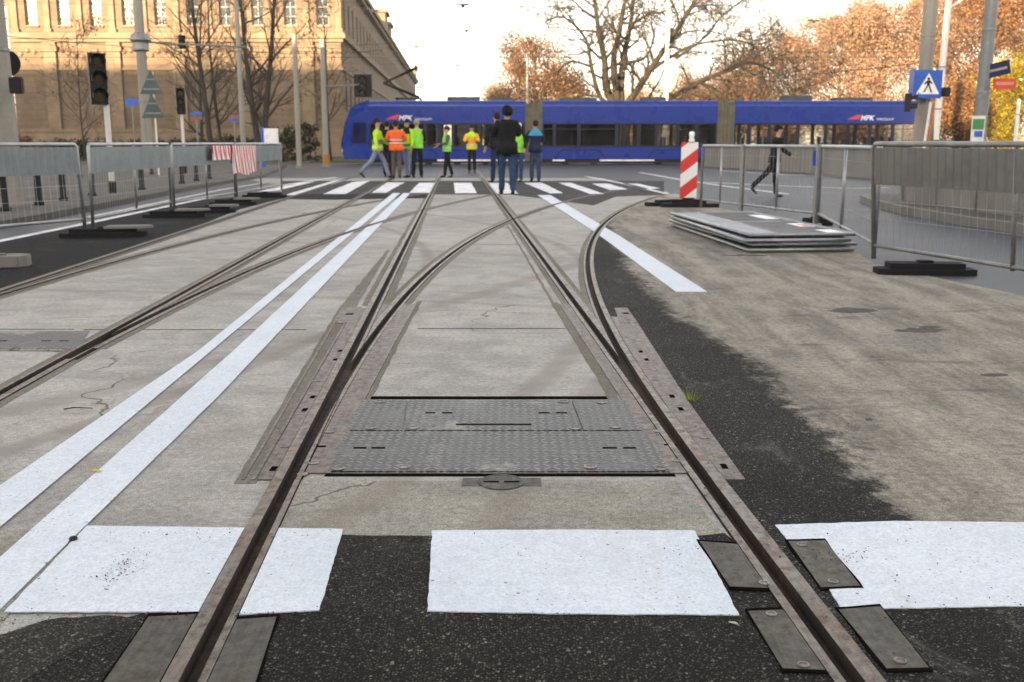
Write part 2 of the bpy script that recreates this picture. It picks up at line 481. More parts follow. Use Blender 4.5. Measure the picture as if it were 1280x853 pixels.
def tool(mb):
    me = mb.mesh('cutter'); o = bpy.data.objects.new('cutter', me); C.objects.link(o); return o
def bake(o):
    dg = bpy.context.evaluated_depsgraph_get(); dg.update()
    me = bpy.data.meshes.new_from_object(o.evaluated_get(dg), depsgraph=dg)
    o.modifiers.clear(); o.data = me
    return o
def cut(o, tools):
    for i, t in enumerate(tools):
        m = o.modifiers.new('b%d' % i, 'BOOLEAN'); m.operation = 'DIFFERENCE'; m.object = t; m.solver = 'EXACT'
    return bake(o)

PAV_Y1 = 34.0
# name, L0, Y0, k, side of head, y range, top, label
RAILS = [
 ('straight_l', -.590, 99, 0, -1, .4, 46., .008, 'straight left rail of the middle track, through the left zebra block'),
 ('straight_r', .847, 99, 0, 1, .4, 46., .008, 'straight right rail of the middle track, crossed by a curving rail'),
 ('left_r', -2.13, 99, 0, 1, 1.2, 46., .008, 'straight rail left of the double white line, beside the dark tread plate'),
 ('left_l', -3.57, 99, 0, -1, 3.2, 46., .008, 'outermost straight rail along the black asphalt beside the left barriers'),
 ('div_l', -.590, 3.1, .0094, -1, 3.62, 27., .006, 'curved rail branching right inside the middle track from its left rail'),
 ('div_r', .847, 3.3, .0099, 1, 3.62, 26., .006, 'curved rail bending right along the black asphalt strip under the single white line'),
 ('ldiv_r', -2.13, 3.7, .0079, 1, 5.6, 24.5, .006, 'curved rail that passes under the double white line from the left track'),
 ('ldiv_l', -3.57, 4.6, .0079, -1, 6.6, 24.0, .005, 'thin curved rail arcing across the left track and joining its other rail'),
]
GH = .021                         # half a groove
corr, groove, bodies = {}, {}, {}
for i, (n, L0, Y0, k, sd, ya, yb, top, lab) in enumerate(RAILS):
    w_h, w_l = (.066, .045) if n == 'straight_r' else (.058, .040)
    lo, hi = (-w_l, w_h) if sd > 0 else (-w_h, w_l)
    pts = cl(L0, Y0, k, yb, ya)
    ext = cl(L0, Y0, k, yb + .3, ya - .3)
    corr[n] = tool(ribbon(ext, lo - .003, hi + .003, -.14, .2))
    groove[n] = tool(ribbon(ext, -GH, GH + .0003 * i, -.032 - .0007 * i, .25))
    bodies[n] = (pts, lo, hi, top, lab)
ALLC = list(corr.values()); ALLG = list(groove.values())

def color_faces(o, mtop, mside):
    """top faces one material, groove walls and floor another"""
    me = o.data
    me.materials.clear(); me.materials.append(mtop); me.materials.append(mside)
    for p in me.polygons:
        p.material_index = 0 if (p.normal.z > .5 and p.center.z > -.01) else 1

for n, (pts, lo, hi, top, lab) in bodies.items():
    o = ribbon(pts, lo, hi, -.10 - top, top).build('tram_rail', M['rail_steel'])
    tl = list(ALLG)
    if 'div' in n:
        tl = [corr[q] for q in ('straight_l', 'straight_r', 'left_r', 'left_l')] + tl
    cut(o, tl)
    color_faces(o, M['rail_steel'], M['rail_side'])
    props(o, lab, 'tram rail', 'tram rails set in the road')

def ragged(poly, jit=.0, step=.25, seed=0, fr=5):
    """subdivide a world-space outline and roughen it"""
    out = []
    n = len(poly)
    for i in range(n):
        a = Vector(poly[i][:2]); b = Vector(poly[(i + 1) % n][:2])
        m = max(1, int((b - a).length / step))
        for j in range(m):
            p = a.lerp(b, j / m)
            if jit and j > 0:
                p = p + Vector((noise.noise((p.x * fr + seed, p.y * fr, 1)), noise.noise((p.x * fr, p.y * fr + seed, 9)))) * jit
            out.append((p.x, p.y))
    return out
def sheet(name, poly, z1, mat, z0=.0006, jit=0., step=.25, cuts=None, kind='structure', fr=5):
    o = MB().prism(ragged(poly, jit, step, 0, fr), z0, z1).build(name, mat)
    if cuts: cut(o, cuts)
    o.data.materials.clear(); o.data.materials.append(mat)
    if kind: props(o, kind=kind)
    return o
def W(*px): return [tuple(at(*p)[:2]) for p in px]

# main slab with the rail channels cut into it, and the ground ring around it
slab = MB().box(-14, 14, .3, PAV_Y1, -.3, 0).build('road_slab', M['concrete'])
cut(slab, ALLC); slab.data.materials.clear(); slab.data.materials.append(M['concrete'])
props(slab, kind='structure')
g = MB()
gz = 0.0
def q(x0, x1, y0, y1): g.add([(x0, y0, gz), (x1, y0, gz), (x1, y1, gz), (x0, y1, gz)], [(0, 1, 2, 3)])
q(-600, -14, -90, 700); q(14, 600, -90, 700); q(-14, 14, PAV_Y1, 700); q(-14, 14, -90, .3)
ground = g.build('ground', M['asphalt_far'], fix=False); props(ground, kind='structure')

# rails continue on the far side of the slab as surface strips at the level of the tram tracks
near = [corr['straight_l'], corr['straight_r'], corr['left_r'], corr['left_l']]
# black asphalt shoulder left of the left track, below the barriers
def edge_pts(L0, Y0, k, off, ya, yb, st=.6):
    return [(p.x + off, p.y) for p in cl(L0, Y0, k, yb, ya, st)]
left_edge = edge_pts(-3.57, 4.6, 0, -.10, 3.0, 15.0)
sheet('asphalt_shoulder', left_edge + W((300, 262), (350, 249), (420, 250), (470, 249), (540, 248), (535, 243), (470, 243), (350, 243), (250, 250), (180, 262), (120, 279), (0, 303), (-260, 360), (-700, 500)), .004, M['asphalt_fresh'], cuts=ALLC, step=.5)
# road lane beyond it
sheet('left_road', W((-700, 500), (-260, 360), (0, 303), (120, 279), (180, 262), (250, 250), (350, 243), (350, 232)) + [(-9.0, 33.9), (-13.9, 33.9), (-13.9, 2.0)], .0035, M['asphalt_far'], step=1.0)
# crossing bed far away
far_bed = sheet('crossing_asphalt', W((352, 243), (470, 243), (612, 243.5), (640, 243.5), (742, 257), (770, 246), (830, 244), (830, 226.5), (700, 226.5), (352, 226.5)), .004, M['crossing_asphalt'], cuts=ALLC, step=1.0)
# right hand worn lane
dr = cl(.847, 3.3, .0099, 22.5, .4, .5)
right_edge = [(p.x + .061, p.y) for p in dr]
lane = sheet('worn_lane', right_edge + W((862, 246), (868, 254), (925, 266), (1020, 283), (1093, 330), (1180, 350), (1290, 372)) + [(4.6, 6.2), (7.5, 2.2), (7.5, .35), (.93, .35)], .004, M['worn'], step=.5, cuts=[corr['div_r'], corr['straight_r']])
# the wet looking blue road behind the right fence
sheet('right_road', W((862, 246), (868, 254), (925, 266), (1020, 283), (1093, 330), (1180, 350), (1290, 372)) + [(4.6, 6.2), (7.5, 2.2), (13.9, 2.2), (13.9, 33.9), (3.0, 33.9)], .0032, M['asphalt_far'], step=1.0)
# near asphalt between and beside the rails under the near zebra
near_as = sheet('near_asphalt', W((429, 670), (540, 672), (870, 672), (905, 668), (925, 684)) + [(.93, .35), (-1.25, .35)] + W((60, 930), (110, 790), (190, 768), (250, 700), (300, 672)), .0042, M['asphalt'], jit=.025, step=.08, cuts=[corr['straight_l'], corr['straight_r']])
sheet('near_asphalt', [(-3.5, .35), (-1.25, .35)] + W((60, 930), (-60, 925)), .0038, M['asphalt'], jit=.02, step=.1)
sheet('spilled_cement', W((-60, 815), (30, 786), (80, 774), (150, 772), (175, 778), (120, 800), (70, 830), (20, 860), (-60, 880)), .0048, M['cement_spill'], jit=.05, step=.04, z0=.0043, fr=9)
# rough cast strip between the tread plates and the near zebra
sheet('rough_concrete', W((372, 602), (846, 602), (905, 668), (870, 671), (540, 671), (340, 670)), .003, M['concrete_rough'], jit=.02, step=.08, cuts=[corr['straight_l'], corr['straight_r']])
sheet('rough_concrete', W((-60, 668), (110, 661), (-60, 850), (-120, 850)), .003, M['concrete_rough'], jit=.02, step=.1)
sheet('near_asphalt', W((-60, 850), (20, 800), (110, 782), (190, 766), (190, 800), (110, 880), (60, 935), (-60, 930)), .0040, M['asphalt'], jit=.03, step=.05, fr=12, cuts=[corr['straight_l']])
# slab joints
for (a, b) in (((105, 412.5), (384, 411)), ((522, 411), (716, 411)), ((-40, 412), (92, 412)), ((-40, 439), (92, 439)), ((585, 306), (668, 306))):
    pa, pb = at(*a), at(*b)
    o = MB().box(pa.x, pb.x, pa.y - .006, pa.y + .006, .0005, .0016).build('slab_joint', M['dark_hole']); props(o, kind='structure')

for i_, (cx_, cy_, w_, h_) in enumerate(((1066, 389, 30, 3.2), (1150, 414, 34, 2.6), (1162, 410, 14, 1.6), (1243, 470, 18, 2.0), (930, 320, 30, .8), (1086, 526, 5, 1.8))):
    pp_ = W(*[(cx_ + w_ * math.cos(a * .5236), cy_ + h_ * math.sin(a * .5236)) for a in range(12)])
    sheet('oil_stain', pp_, .0052, M['oil'], z0=.0045, jit=.07, step=.02, fr=11)
# markings ----------------------------------------------------
def stripe(poly, name='road_marking', z1=.0075, jit=.004, mat=None, cuts=None, step=.12, z0=.0046):
    return sheet(name, W(*poly), z1, mat or M['paint'], z0=z0, jit=jit, step=step, cuts=cuts, fr=24 if step < .05 else 5)
two = [corr['straight_l'], corr['straight_r']]
stripe([(109, 660), (300, 662.5), (429, 664), (399, 766), (289, 772), (244, 768), (6, 768)], 'zebra_block', cuts=two, jit=.0035, step=.015)
stripe([(540, 666), (700, 665), (868, 666), (924, 772), (700, 770.5), (534, 767)], 'zebra_block', cuts=two, jit=.0035, step=.015)
b3 = stripe([(969, 659), (1120, 654), (1300, 656), (1420, 658), (1500, 757), (1300, 760), (1099, 764), (1050, 762), (1037, 741)], 'zebra_block', cuts=two, jit=.0035, step=.015)
stripe([(500.5, 242), (491, 242), (248, 440), (-90, 671), (-90, 731), (0, 661)], 'double_white_line', cuts=ALLC[2:3] + ALLC[6:7], step=.3, jit=.003)
stripe([(513, 242), (504, 242), (292, 440), (0, 700), (-90, 778), (-90, 858), (0, 765), (270, 500)], 'double_white_line', cuts=ALLC[2:3] + ALLC[6:7], step=.3, jit=.003, z1=.0079)
stripe([(688, 244.5), (672, 244.5), (744, 291), (845, 366), (884, 366), (770, 293)], 'white_line', cuts=[corr['div_r'], corr['div_l']], step=.3, jit=.004)
fz = [[(418, 226), (432, 225.5), (373, 244), (354, 245)], [(441, 228), (462, 226.5), (432, 243), (404, 243)], [(484, 228.5), (506, 228.5), (482, 241.5), (465, 241.5)],
      [(524, 229), (545, 229), (537, 241.5), (512, 241.5)], [(567, 229), (589, 229), (596, 242), (569, 242)], [(611, 229), (634, 229), (648, 242.5), (620, 242.5)],
      [(655, 229), (678, 229), (704, 242), (687, 242)], [(698, 229), (714, 229), (755, 243), (738, 243)], [(740, 230), (760, 230), (784, 237), (762, 238)],
      [(775, 230), (797, 230), (825, 236), (808, 237)], [(375, 229), (394, 227.5), (345, 239), (322, 240)]]
for p in fz: stripe(p, 'zebra_stripe', mat=M['paint_far'], cuts=near, step=.5, jit=.03)
def thin_line(name, pts, w=.13):
    ws = [at(*p) for p in pts]
    o = ribbon(ws, -w / 2, w / 2, .0046, .0075).build(name, M['paint_far']); props(o, kind='structure')
thin_line('lane_line', [(-60, 315), (0, 302), (110, 279.5), (280, 243.5), (356, 231.5), (420, 222)])
thin_line('lane_line', [(110, 272), (280, 237), (330, 229)], .09)
thin_line('lane_line', [(733, 221), (785, 231), (835, 243)], .14)
thin_line('lane_line', [(800, 216), (850, 225), (905, 233), (985, 243)], .14)
thin_line('lane_line', [(876, 228), (960, 232), (1060, 236), (1110, 235)], .14)
thin_line('lane_line', [(900, 214), (980, 219), (1060, 221)], .14)

# steel switch plates -----------------------------------------
def LP(lat, y): return (lat - SK * y, y)
def steel_plate(poly, z1, label, slots, bolts, mat='switch_steel', cuts=None, name='switch_plate', group='steel plates of the switch'):
    """slots are dark recesses, bolts round heads: (lat, y) points"""
    if label is None: label = ''
    o = MB().prism(ragged(poly, 0, .4), -.06, z1).build(name, M[mat])
    if cuts: cut(o, cuts)
    o.data.materials.clear(); o.data.materials.append(M[mat])
    props(o, label, 'steel plate', group)
    for (x, y, w, h) in slots:
        s = MB().box(x - w / 2, x + w / 2, y - h / 2, y + h / 2, z1 + .0002, z1 + .0012).build('slot', M['dark_hole'], o)
    for (x, y) in bolts:
        b = MB().lathe((x, y, z1), [(.019, 0), (.019, .0022), (.014, .0034), (.013, .0016), (.004, .0016)], 14).build('bolt', M['bolt'], o)
    return o
def pxy(x, y): p = at(x, y); return (p.x, p.y)
lp_out = [LP(-.70, 3.33), LP(-.725, 7.0)] + [LP(-.59, 7.0), LP(-.59, 3.33)]
for a_, b_, da in ((-.722, -.708, -.02), (-.757, -.745, -.06)):
    o = MB().prism([LP(a_, 3.33), LP(b_, 3.33), LP(b_ + da, 7.0), LP(a_ + da, 7.0)], -.03, .005).build('steel_edge_bar', M['switch_steel'])
    props(o, 'inner of two thin steel bars left of the left switch rails' if a_ > -.73 else 'outer of two thin steel bars left of the left switch rails', 'steel bar', 'thin steel bars along the switch')
allr = [corr[q] for q in ('straight_l', 'straight_r', 'div_l', 'div_r')]
steel_plate(lp_out, .0055, 'long pinkish steel plate on the outer side of the left switch rails', [(*pxy(*p), .022, .05) for p in ((425, 440), (419, 451), (391, 498), (381, 514), (342, 588))], [pxy(395, 478), pxy(356, 560)], cuts=allr)
steel_plate([LP(-.585, 3.40), LP(-.455, 3.40), LP(-.43, 4.4), LP(-.37, 5.8), LP(-.30, 7.2), LP(-.585, 7.2)], .0055, 'long pinkish steel plate between the left switch rails and the tread plates', [(*pxy(400, 560), .045, .018)], [pxy(412, 542), pxy(392, 581), pxy(378, 595)], cuts=allr)
steel_plate([LP(.73, 7.2), LP(.74, 3.40), LP(.842, 3.40), LP(.857, 4.4), LP(.905, 5.8), LP(.995, 7.2)], .0055, 'long grey steel plate between the tread plates and the right switch rails', [(*pxy(838, 558), .05, .016)], [pxy(822, 541), pxy(846, 578)], cuts=allr)
steel_plate([LP(.85, 3.33), LP(.985, 3.33), LP(1.03, 4.4), LP(1.17, 6.6), LP(.968, 6.7), LP(.912, 5.8), LP(.864, 4.4)], .0055, 'long grey steel plate along the black asphalt outside the right switch rails', [(*pxy(*p), .022, .055) for p in ((801, 441), (808, 451), (840, 497), (851, 513), (905, 585))], [pxy(818, 476), pxy(880, 549)], cuts=allr)
steel_plate(W((427, 386), (452, 385), (446, 405), (416, 405)), .0065, 'small square steel tab left of the switch, beside the double line', [(*pxy(437, 394), .05, .05)], [pxy(424, 402)], cuts=allr)
steel_plate(W((768, 386), (784, 386), (797, 405), (775, 405)), .0065, 'small square steel tab right of the switch on the black asphalt', [(*pxy(782, 393), .04, .05)], [pxy(786, 401)], cuts=allr)
# grout strips along the switch
for L in ([LP(-.455, 3.42), LP(-.43, 3.42), LP(-.405, 4.4), LP(-.345, 5.8), LP(-.265, 7.35), LP(-.30, 7.35), LP(-.37, 5.8), LP(-.43, 4.4)],
          [LP(-.775, 3.3), LP(-.70, 3.3), LP(-.73, 7.0), LP(-.74, 11.0), LP(-.77, 11.0), LP(-.84, 7.0)], [LP(.685, 3.6), LP(.735, 3.6), LP(.73, 7.3), LP(.68, 7.3)],
          [LP(-.52, 7.2), LP(-.49, 7.2), LP(-.49, 14.0), LP(-.52, 14.0)], [LP(.68, 7.3), LP(.70, 7.3), LP(.72, 15.0), LP(.70, 15)]):
    sheet('grout_strip', L, .0025, M['grout'], jit=.012, step=.1, cuts=allr)
# dirty mortar either side of every rail
for i_, (n_, (pts_, lo_, hi_, top_, lab_)) in enumerate(bodies.items()):
    for a_, b_ in ((lo_ - .050, lo_ - .004), (hi_ + .004, hi_ + .050)):
        st_ = [p for p in pts_ if p.y > (3.7 if 'straight' not in n_ else 2.95)]
        if 'straight' in n_ : st_ = [p for p in st_ if not (3.3 < p.y < 7.0)] 
        if n_ == 'div_r': st_ = [p for p in st_ if p.y > 6.9]
        nn_ = normals(st_); L_ = []; R_ = []
        for p, q_ in zip(st_, nn_):
            L_.append((p.x + q_.x * a_ + (.012 * noise.noise((p.y * 3, i_, a_))), p.y)); R_.append((p.x + q_.x * b_ + (.012 * noise.noise((p.y * 3, i_, b_))), p.y))
        if 'straight' in n_:
            k0 = [k for k, p in enumerate(st_) if p.y < 3.4]; k1 = [k for k, p in enumerate(st_) if p.y > 6.9]
            segs = [k0, k1]
        else: segs = [list(range(len(st_)))]
        for sg in segs:
            if len(sg) < 2: continue
            sheet('grout_strip', [L_[k] for k in sg] + [R_[k] for k in reversed(sg)], .0019 + .0001 * i_, M['grout'], step=.5, cuts=ALLC)
# slab lip frame line round the plate pit
sheet('grout_strip', W((463, 496), (768, 496), (772, 499.5), (460, 499.5)), .002, M['dark_hole'], jit=.004)
sheet('grout_strip', W((408, 592.5), (842, 592.5), (845, 596), (405, 596)), .002, M['dark_hole'], jit=.004)

# tread plates covering the switch machine
def tread(poly, label, slots, bolts, z1=.006):
    o = MB().prism(W(*poly), -.05, z1).build('tread_plate', M['tread'])
    props(o, label, 'tread plate', 'tread plates over the switch machine')
    for (cx, cy, wpx) in slots:
        a, b = at(cx - wpx / 2, cy), at(cx + wpx / 2, cy)
        MB().box(a.x, b.x, a.y - .008, a.y + .008, z1 + .0002, z1 + .0012).build('slot', M['dark_hole'], o)
    for p in bolts:
        w = at(*p)
        MB().lathe((w.x, w.y, z1), [(.024, 0), (.024, .003), (.018, .0035), (.017, .001), (.004, .001)], 14).build('bolt', M['bolt'], o)
    return o
cutT = allr
t1 = tread([(452.5, 501.5), (509, 501.5), (503, 539.5), (434, 539.5)], 'small left diamond tread plate between the switch rails', [], [(475, 504), (464, 537)])
t2 = tread([(511, 501.5), (713, 501.5), (727, 539.5), (505.5, 539.5)], 'wide middle diamond tread plate with one long handle slot', [(538, 518, 13), (559, 518, 13), (680, 518, 14), (702, 518, 14), (617, 532.5, 94)], [(516, 537), (704, 504), (719, 537.5)])
t3 = tread([(715, 501.5), (779, 501.5), (804, 539.5), (729.5, 539.5)], 'small right diamond tread plate between the switch rails', [], [(752, 505), (769, 536)])
t4 = tread([(433, 541), (805, 541), (838, 591), (410, 591)], 'long diamond tread plate nearest to the camera across the switch', [(450, 562, 16), (473, 562, 17), (762, 562, 18), (787, 562, 16)], [(505, 586), (738, 586), (423, 588), (826, 588)])
for t_ in (t1, t2, t3, t4): cut(t_, cutT); t_.data.materials.clear(); t_.data.materials.append(M['tread'])
t5 = tread([(-60, 414.5), (112, 414.5), (98, 437), (-60, 437)], 'dark tread plate set into the slab beside the far left rail', [(2, 427, 14), (58, 427, 12), (80, 427, 12)], [(20, 435)], .003)
cut(t5, [corr['left_r']]); t5.data.materials.clear(); t5.data.materials.append(M['tread'])

# drain cover
c0 = at(627, 604)
dc = empty('drain_cover', (c0.x, c0.y, 0), 0, 'round iron drain cover with two slots on a square frame just below the tread plates', 'drain cover')
MB().box(-.135, .135, -.042, .042, -.02, .0045).build('frame', M['plate_old'], dc)
MB().lathe((0, -.004, .0047), [(.078, 0), (.078, .002), (.07, .0025), (.068, .001), (.002, .001)], 32).build('lid', M['plate_old'], dc)
for sx in (-1, 1): MB().box(sx * .035 - .026, sx * .035 + .026, -.009, .003, .0060, .0068).build('slot', M['dark_hole'], dc)

# bolted plates beside the rails in the near zebra
old = [([(874, 680), (924, 684), (966, 739), (912, 737)], 'grey bolted plate left of the right rail, level with the zebra blocks', [(955, 733)], 'o'),
       ([(935, 768), (983, 766), (1034, 842), (978, 840)], 'grey bolted plate left of the right rail at the bottom of the photo', [(964, 772), (1004, 836)], 'o'),
       ([(985, 680), (1031, 679), (1075, 736), (1026, 738)], 'grey bolted plate cut into the right hand white zebra block', [(1002, 685), (1041, 731)], 'o'),
       ([(1048, 766), (1100, 762), (1161, 839), (1108, 840)], 'grey bolted plate right of the right rail at the bottom of the photo', [(1125, 831)], 'o'),
       ([(186, 775), (246, 772), (214, 865), (125, 865)], 'dirty plate left of the left rail at the bottom of the photo', [], 'o'),
       ([(291, 779), (346, 775), (318, 862), (248, 862)], 'dirty plate right of the left rail at the bottom of the photo', [], 'o')]
for poly, lab, bl, _ in old:
    z1 = .0088
    o = MB().prism(W(*poly), -.05, z1).build('rail_joint_plate', M['plate_old'])
    cut(o, two); o.data.materials.clear(); o.data.materials.append(M['plate_old'])
    props(o, lab, 'steel plate', 'bolted plates beside the near rails')
    for p in bl:
        w = at(*p); MB().lathe((w.x, w.y, z1), [(.014, 0), (.014, .0022), (.010, .003), (.009, .0008), (.003, .0008)], 14).build('bolt', M['bolt'], o)
    # black gap round the plate
    cc = at(sum(p[0] for p in poly) / 4, sum(p[1] for p in poly) / 4)
    ring = [tuple(Vector((cc.x, cc.y)) + (Vector(p) - Vector((cc.x, cc.y))) * 1.09) for p in W(*poly)]
    s_ = sheet('plate_gap', ring, .0083, M['dark_hole'], jit=.008, step=.03, cuts=two)
for t_ in ALLC + ALLG: bpy.data.objects.remove(t_)
# ============================================================ large structures
M['stone'] = None
def stone_mat(name, base, joint=.55, sx=1.1, sz=.42):
    t = NT(name)
    x, y, z = t.xyz()
    cmb = t.n('ShaderNodeCombineXYZ'); t.l(t.math('ADD', x, y), cmb.inputs[0]); t.l(z, cmb.inputs[1])
    br = t.n('ShaderNodeTexBrick'); t.l(cmb.outputs[0], br.inputs['Vector'])
    br.inputs['Scale'].default_value = 1.0; br.inputs['Brick Width'].default_value = sx; br.inputs['Row Height'].default_value = sz
    br.inputs['Mortar Size'].default_value = .02; br.inputs['Color1'].default_value = (*base, 1)
    br.inputs['Color2'].default_value = (*[b * .86 for b in base], 1); br.inputs['Mortar'].default_value = (*[b * joint for b in base], 1)
    n = t.noise(.9, 6, .7); n2 = t.noise(7, 5, .7)
    c = t.mix(1.0, br.outputs[0], t.ramp(n, .3, .7, .75, 1.12), 'MULTIPLY')
    c = t.mix(t.ramp(n2, .55, .8, 0, .35), c, tuple(b * .45 for b in base))
    st = t.noise(1.0, 6, .7, co=t.map(scale=(1.6, 1.6, .12)))
    c = t.mix(t.ramp(st, .54, .75, 0, .4), c, tuple(b * .5 for b in base))
    return t.set(c, .9, 0, t.bump(t.math('ADD', n2, t.math('MULTIPLY', br.outputs[1], -1.0)), .6, .03))
M['stone'] = stone_mat('stone', (.165, .116, .072), .7)
M['stone_trim'] = stone_mat('stone_trim', (.21, .152, .096), .7, 2.2, 1.2)
M['stone_low'] = stone_mat('stone_low', (.34, .27, .20), .5, 1.4, .6)
M['roof_tile'] = simple('roof_tile', (.16, .10, .07), .85, 0, .3, 2)
M['glass_dark'] = simple('glass_dark', (.02, .025, .03), .12, 0, .1, 1, spec=.25)
M['win_frame'] = simple('win_frame', (.35, .32, .27), .6)
M['plaster'] = simple('plaster', (.48, .44, .38), .9, 0, .2, .5, .3, 8)
M['steel_galv'] = simple('steel_galv', (.33, .34, .35), .42, .7, .25, 5, .15, 90)
M['steel_worn'] = simple('steel_worn', (.24, .24, .235), .5, .6, .4, 4, .2, 90)
M['rubber'] = simple('rubber', (.018, .018, .019), .85, 0, .3, 8, .5, 120)
M['black_plastic'] = simple('black_plastic', (.02, .021, .022), .5)
M['wire'] = simple('wire', (.03, .03, .03), .6)
M['conc_pole'] = simple('conc_pole', (.27, .25, .215), .9, 0, .25, 1.5, .6, 30, streak=True)
M['wall_conc'] = simple('wall_conc', (.18, .17, .155), .92, 0, .3, 1.1, .5, 20, streak=True)

def wall_with_openings(name, origin, ud, width, z0, height, holes, mat, parent, depth=.3, thick=.5):
    """masonry wall with real openings: grid of faces round the holes plus reveals"""
    ud = Vector(ud).normalized(); nd = Vector((ud.y, -ud.x, 0)); o = Vector(origin)   # nd points outwards
    us = sorted({0.0, width, *[h[0] for h in holes], *[h[1] for h in holes]})
    zs = sorted({z0, z0 + height, *[h[2] for h in holes], *[h[3] for h in holes]})
    mb = MB()
    P = lambda u, z, d=0: o + ud * u + Vector((0, 0, z)) - nd * d
    for i in range(len(us) - 1):
        for j in range(len(zs) - 1):
            cu, cz = (us[i] + us[i + 1]) / 2, (zs[j] + zs[j + 1]) / 2
            if any(h[0] < cu < h[1] and h[2] < cz < h[3] for h in holes): continue
            mb.add([P(us[i], zs[j]), P(us[i + 1], zs[j]), P(us[i + 1], zs[j + 1]), P(us[i], zs[j + 1])], [(0, 1, 2, 3)])
    for (a, b, c, d) in holes:
        for (p, q_) in (((a, c), (b, c)), ((b, c), (b, d)), ((b, d), (a, d)), ((a, d), (a, c))):
            mb.add([P(*p), P(*p, depth), P(*q_, depth), P(*q_)], [(0, 1, 2, 3)])
    w = mb.build(name, mat, parent, fix=False)
    return w, P, ud, nd

def window(parent, P, a, b, c, d, depth, bars=(1, 2), sill=True, frame_mat='win_frame'):
    f = MB(); t = .07
    o = P(a, c, depth); ux = (P(b, c, depth) - o); W_ = ux.length; ux.normalize(); nd = (P(a, c, 0) - o); nd.normalize()
    Mx = Matrix((( ux.x, -nd.x, 0, o.x), (ux.y, -nd.y, 0, o.y), (0, 0, 1, o.z), (0, 0, 0, 1)))
    H_ = d - c
    f.box(0, t, -.06, 0, 0, H_, M=Mx); f.box(W_ - t, W_, -.06, 0, 0, H_, M=Mx); f.box(t, W_ - t, -.06, 0, 0, t, M=Mx); f.box(t, W_ - t, -.06, 0, H_ - t, H_, M=Mx)
    for i in range(bars[0]):
        u = W_ * (i + 1) / (bars[0] + 1); f.box(u - .03, u + .03, -.05, -.01, t, H_ - t, M=Mx)
    for j in range(bars[1]):
        v = H_ * (j + 1) / (bars[1] + 1); f.box(t, W_ - t, -.045, -.012, v - .025, v + .025, M=Mx)
    fo = f.build('window', M[frame_mat], parent)
    g_ = MB().box(.02, W_ - .02, .004, .02, .02, H_ - .02, M=Mx).build('pane', M['glass_dark'], fo)
    if sill: MB().box(-.12, W_ + .12, -depth - .12, -.065, -.14, -.002, M=Mx).build('sill', M['stone_trim'], fo)
    return fo

# ---- large stone building on the left -------------------------
BX0, BX1, BY, BH = -39.0, -13.4, 82.0, 14.6
bld = empty('stone_building', (0, 0, 0), 0, 'large ornate pale stone building behind the bare trees on the left', 'building')
holes = []; xs0 = 1.55
n_w = 10
for i in range(n_w):
    u = xs0 + i * 2.52
    holes.append((u - .47, u + .47, 10.15, 12.25))
w, P, ud, nd = wall_with_openings('wall', (BX0, BY, 0), (1, 0, 0), BX1 - BX0, 0, BH, holes, M['stone'], bld)
for h in holes: window(bld, P, *h, .3, (1, 2))
tr = MB()
def band(z0, z1, d, u0=-.0, u1=None):
    u1 = BX1 - BX0 if u1 is None else u1
    tr.box(BX0 + u0 - .01, BX0 + u1 + d, BY - d, BY + .05, z0, z1)
band(8.9, 9.15, .22); band(9.15, 9.5, .42); band(9.5, 9.62, .3)
band(13.6, 13.9, .25); band(13.9, 14.25, .55); band(14.25, 14.62, .8)
band(2.0, 2.25, .18); band(6.75, 6.95, .15); band(0.003, 2.0, .1)
tr.build('cornice', M['stone_trim'], bld)
for i in range(n_w + 1):
    u = xs0 + (i - .5) * 2.52
    p_ = MB().box(BX0 + u - .22, BX0 + u + .22, BY - .16, BY + .04, 9.62, 13.6)
    p_.box(BX0 + u - .3, BX0 + u + .3, BY - .22, BY + .03, 13.3, 13.598).box(BX0 + u - .3, BX0 + u + .3, BY - .22, BY + .03, 9.622, 9.9)
    p_.build('pilaster', M['stone_trim'], bld)
    if i % 2 == 1:
        MB().box(BX0 + u - .5, BX0 + u + .5, BY - .24, BY + .03, 2.252, 8.88).box(BX0 + u - .62, BX0 + u + .62, BY - .3, BY + .02, 8.2, 8.6).build('pier', M['stone_trim'], bld)
# carved frieze under the cornice: garland lumps
fr = MB()
random.seed(3)
for i in range(46):
    u = .5 + i * .54
    if u > BX1 - BX0 - .4: break
    fr.lathe((BX0 + u, BY - .03, 8.0 + .25 * math.sin(i * 1.3)), [(.02, -.14), (.16, -.05), (.2, .03), (.1, .12)], 8, axis='y')
fr.build('frieze', M['stone_trim'], bld, True)
# window hoods
for h in holes:
    if h[2] > 9:
        hd = MB().box(BX0 + h[0] - .2, BX0 + h[1] + .2, BY - .2, BY + .02, h[3] + .12, h[3] + .3)
        hd.prism([(BX0 + h[0] - .2, h[3] + .302), (BX0 + h[1] + .2, h[3] + .302), (BX0 + (h[0] + h[1]) / 2, h[3] + .62)], -.14, 0, M=Matrix(((1, 0, 0, 0), (0, 0, 1, BY), (0, 1, 0, 0), (0, 0, 0, 1))))
        hd.build('window_hood', M['stone_trim'], bld)
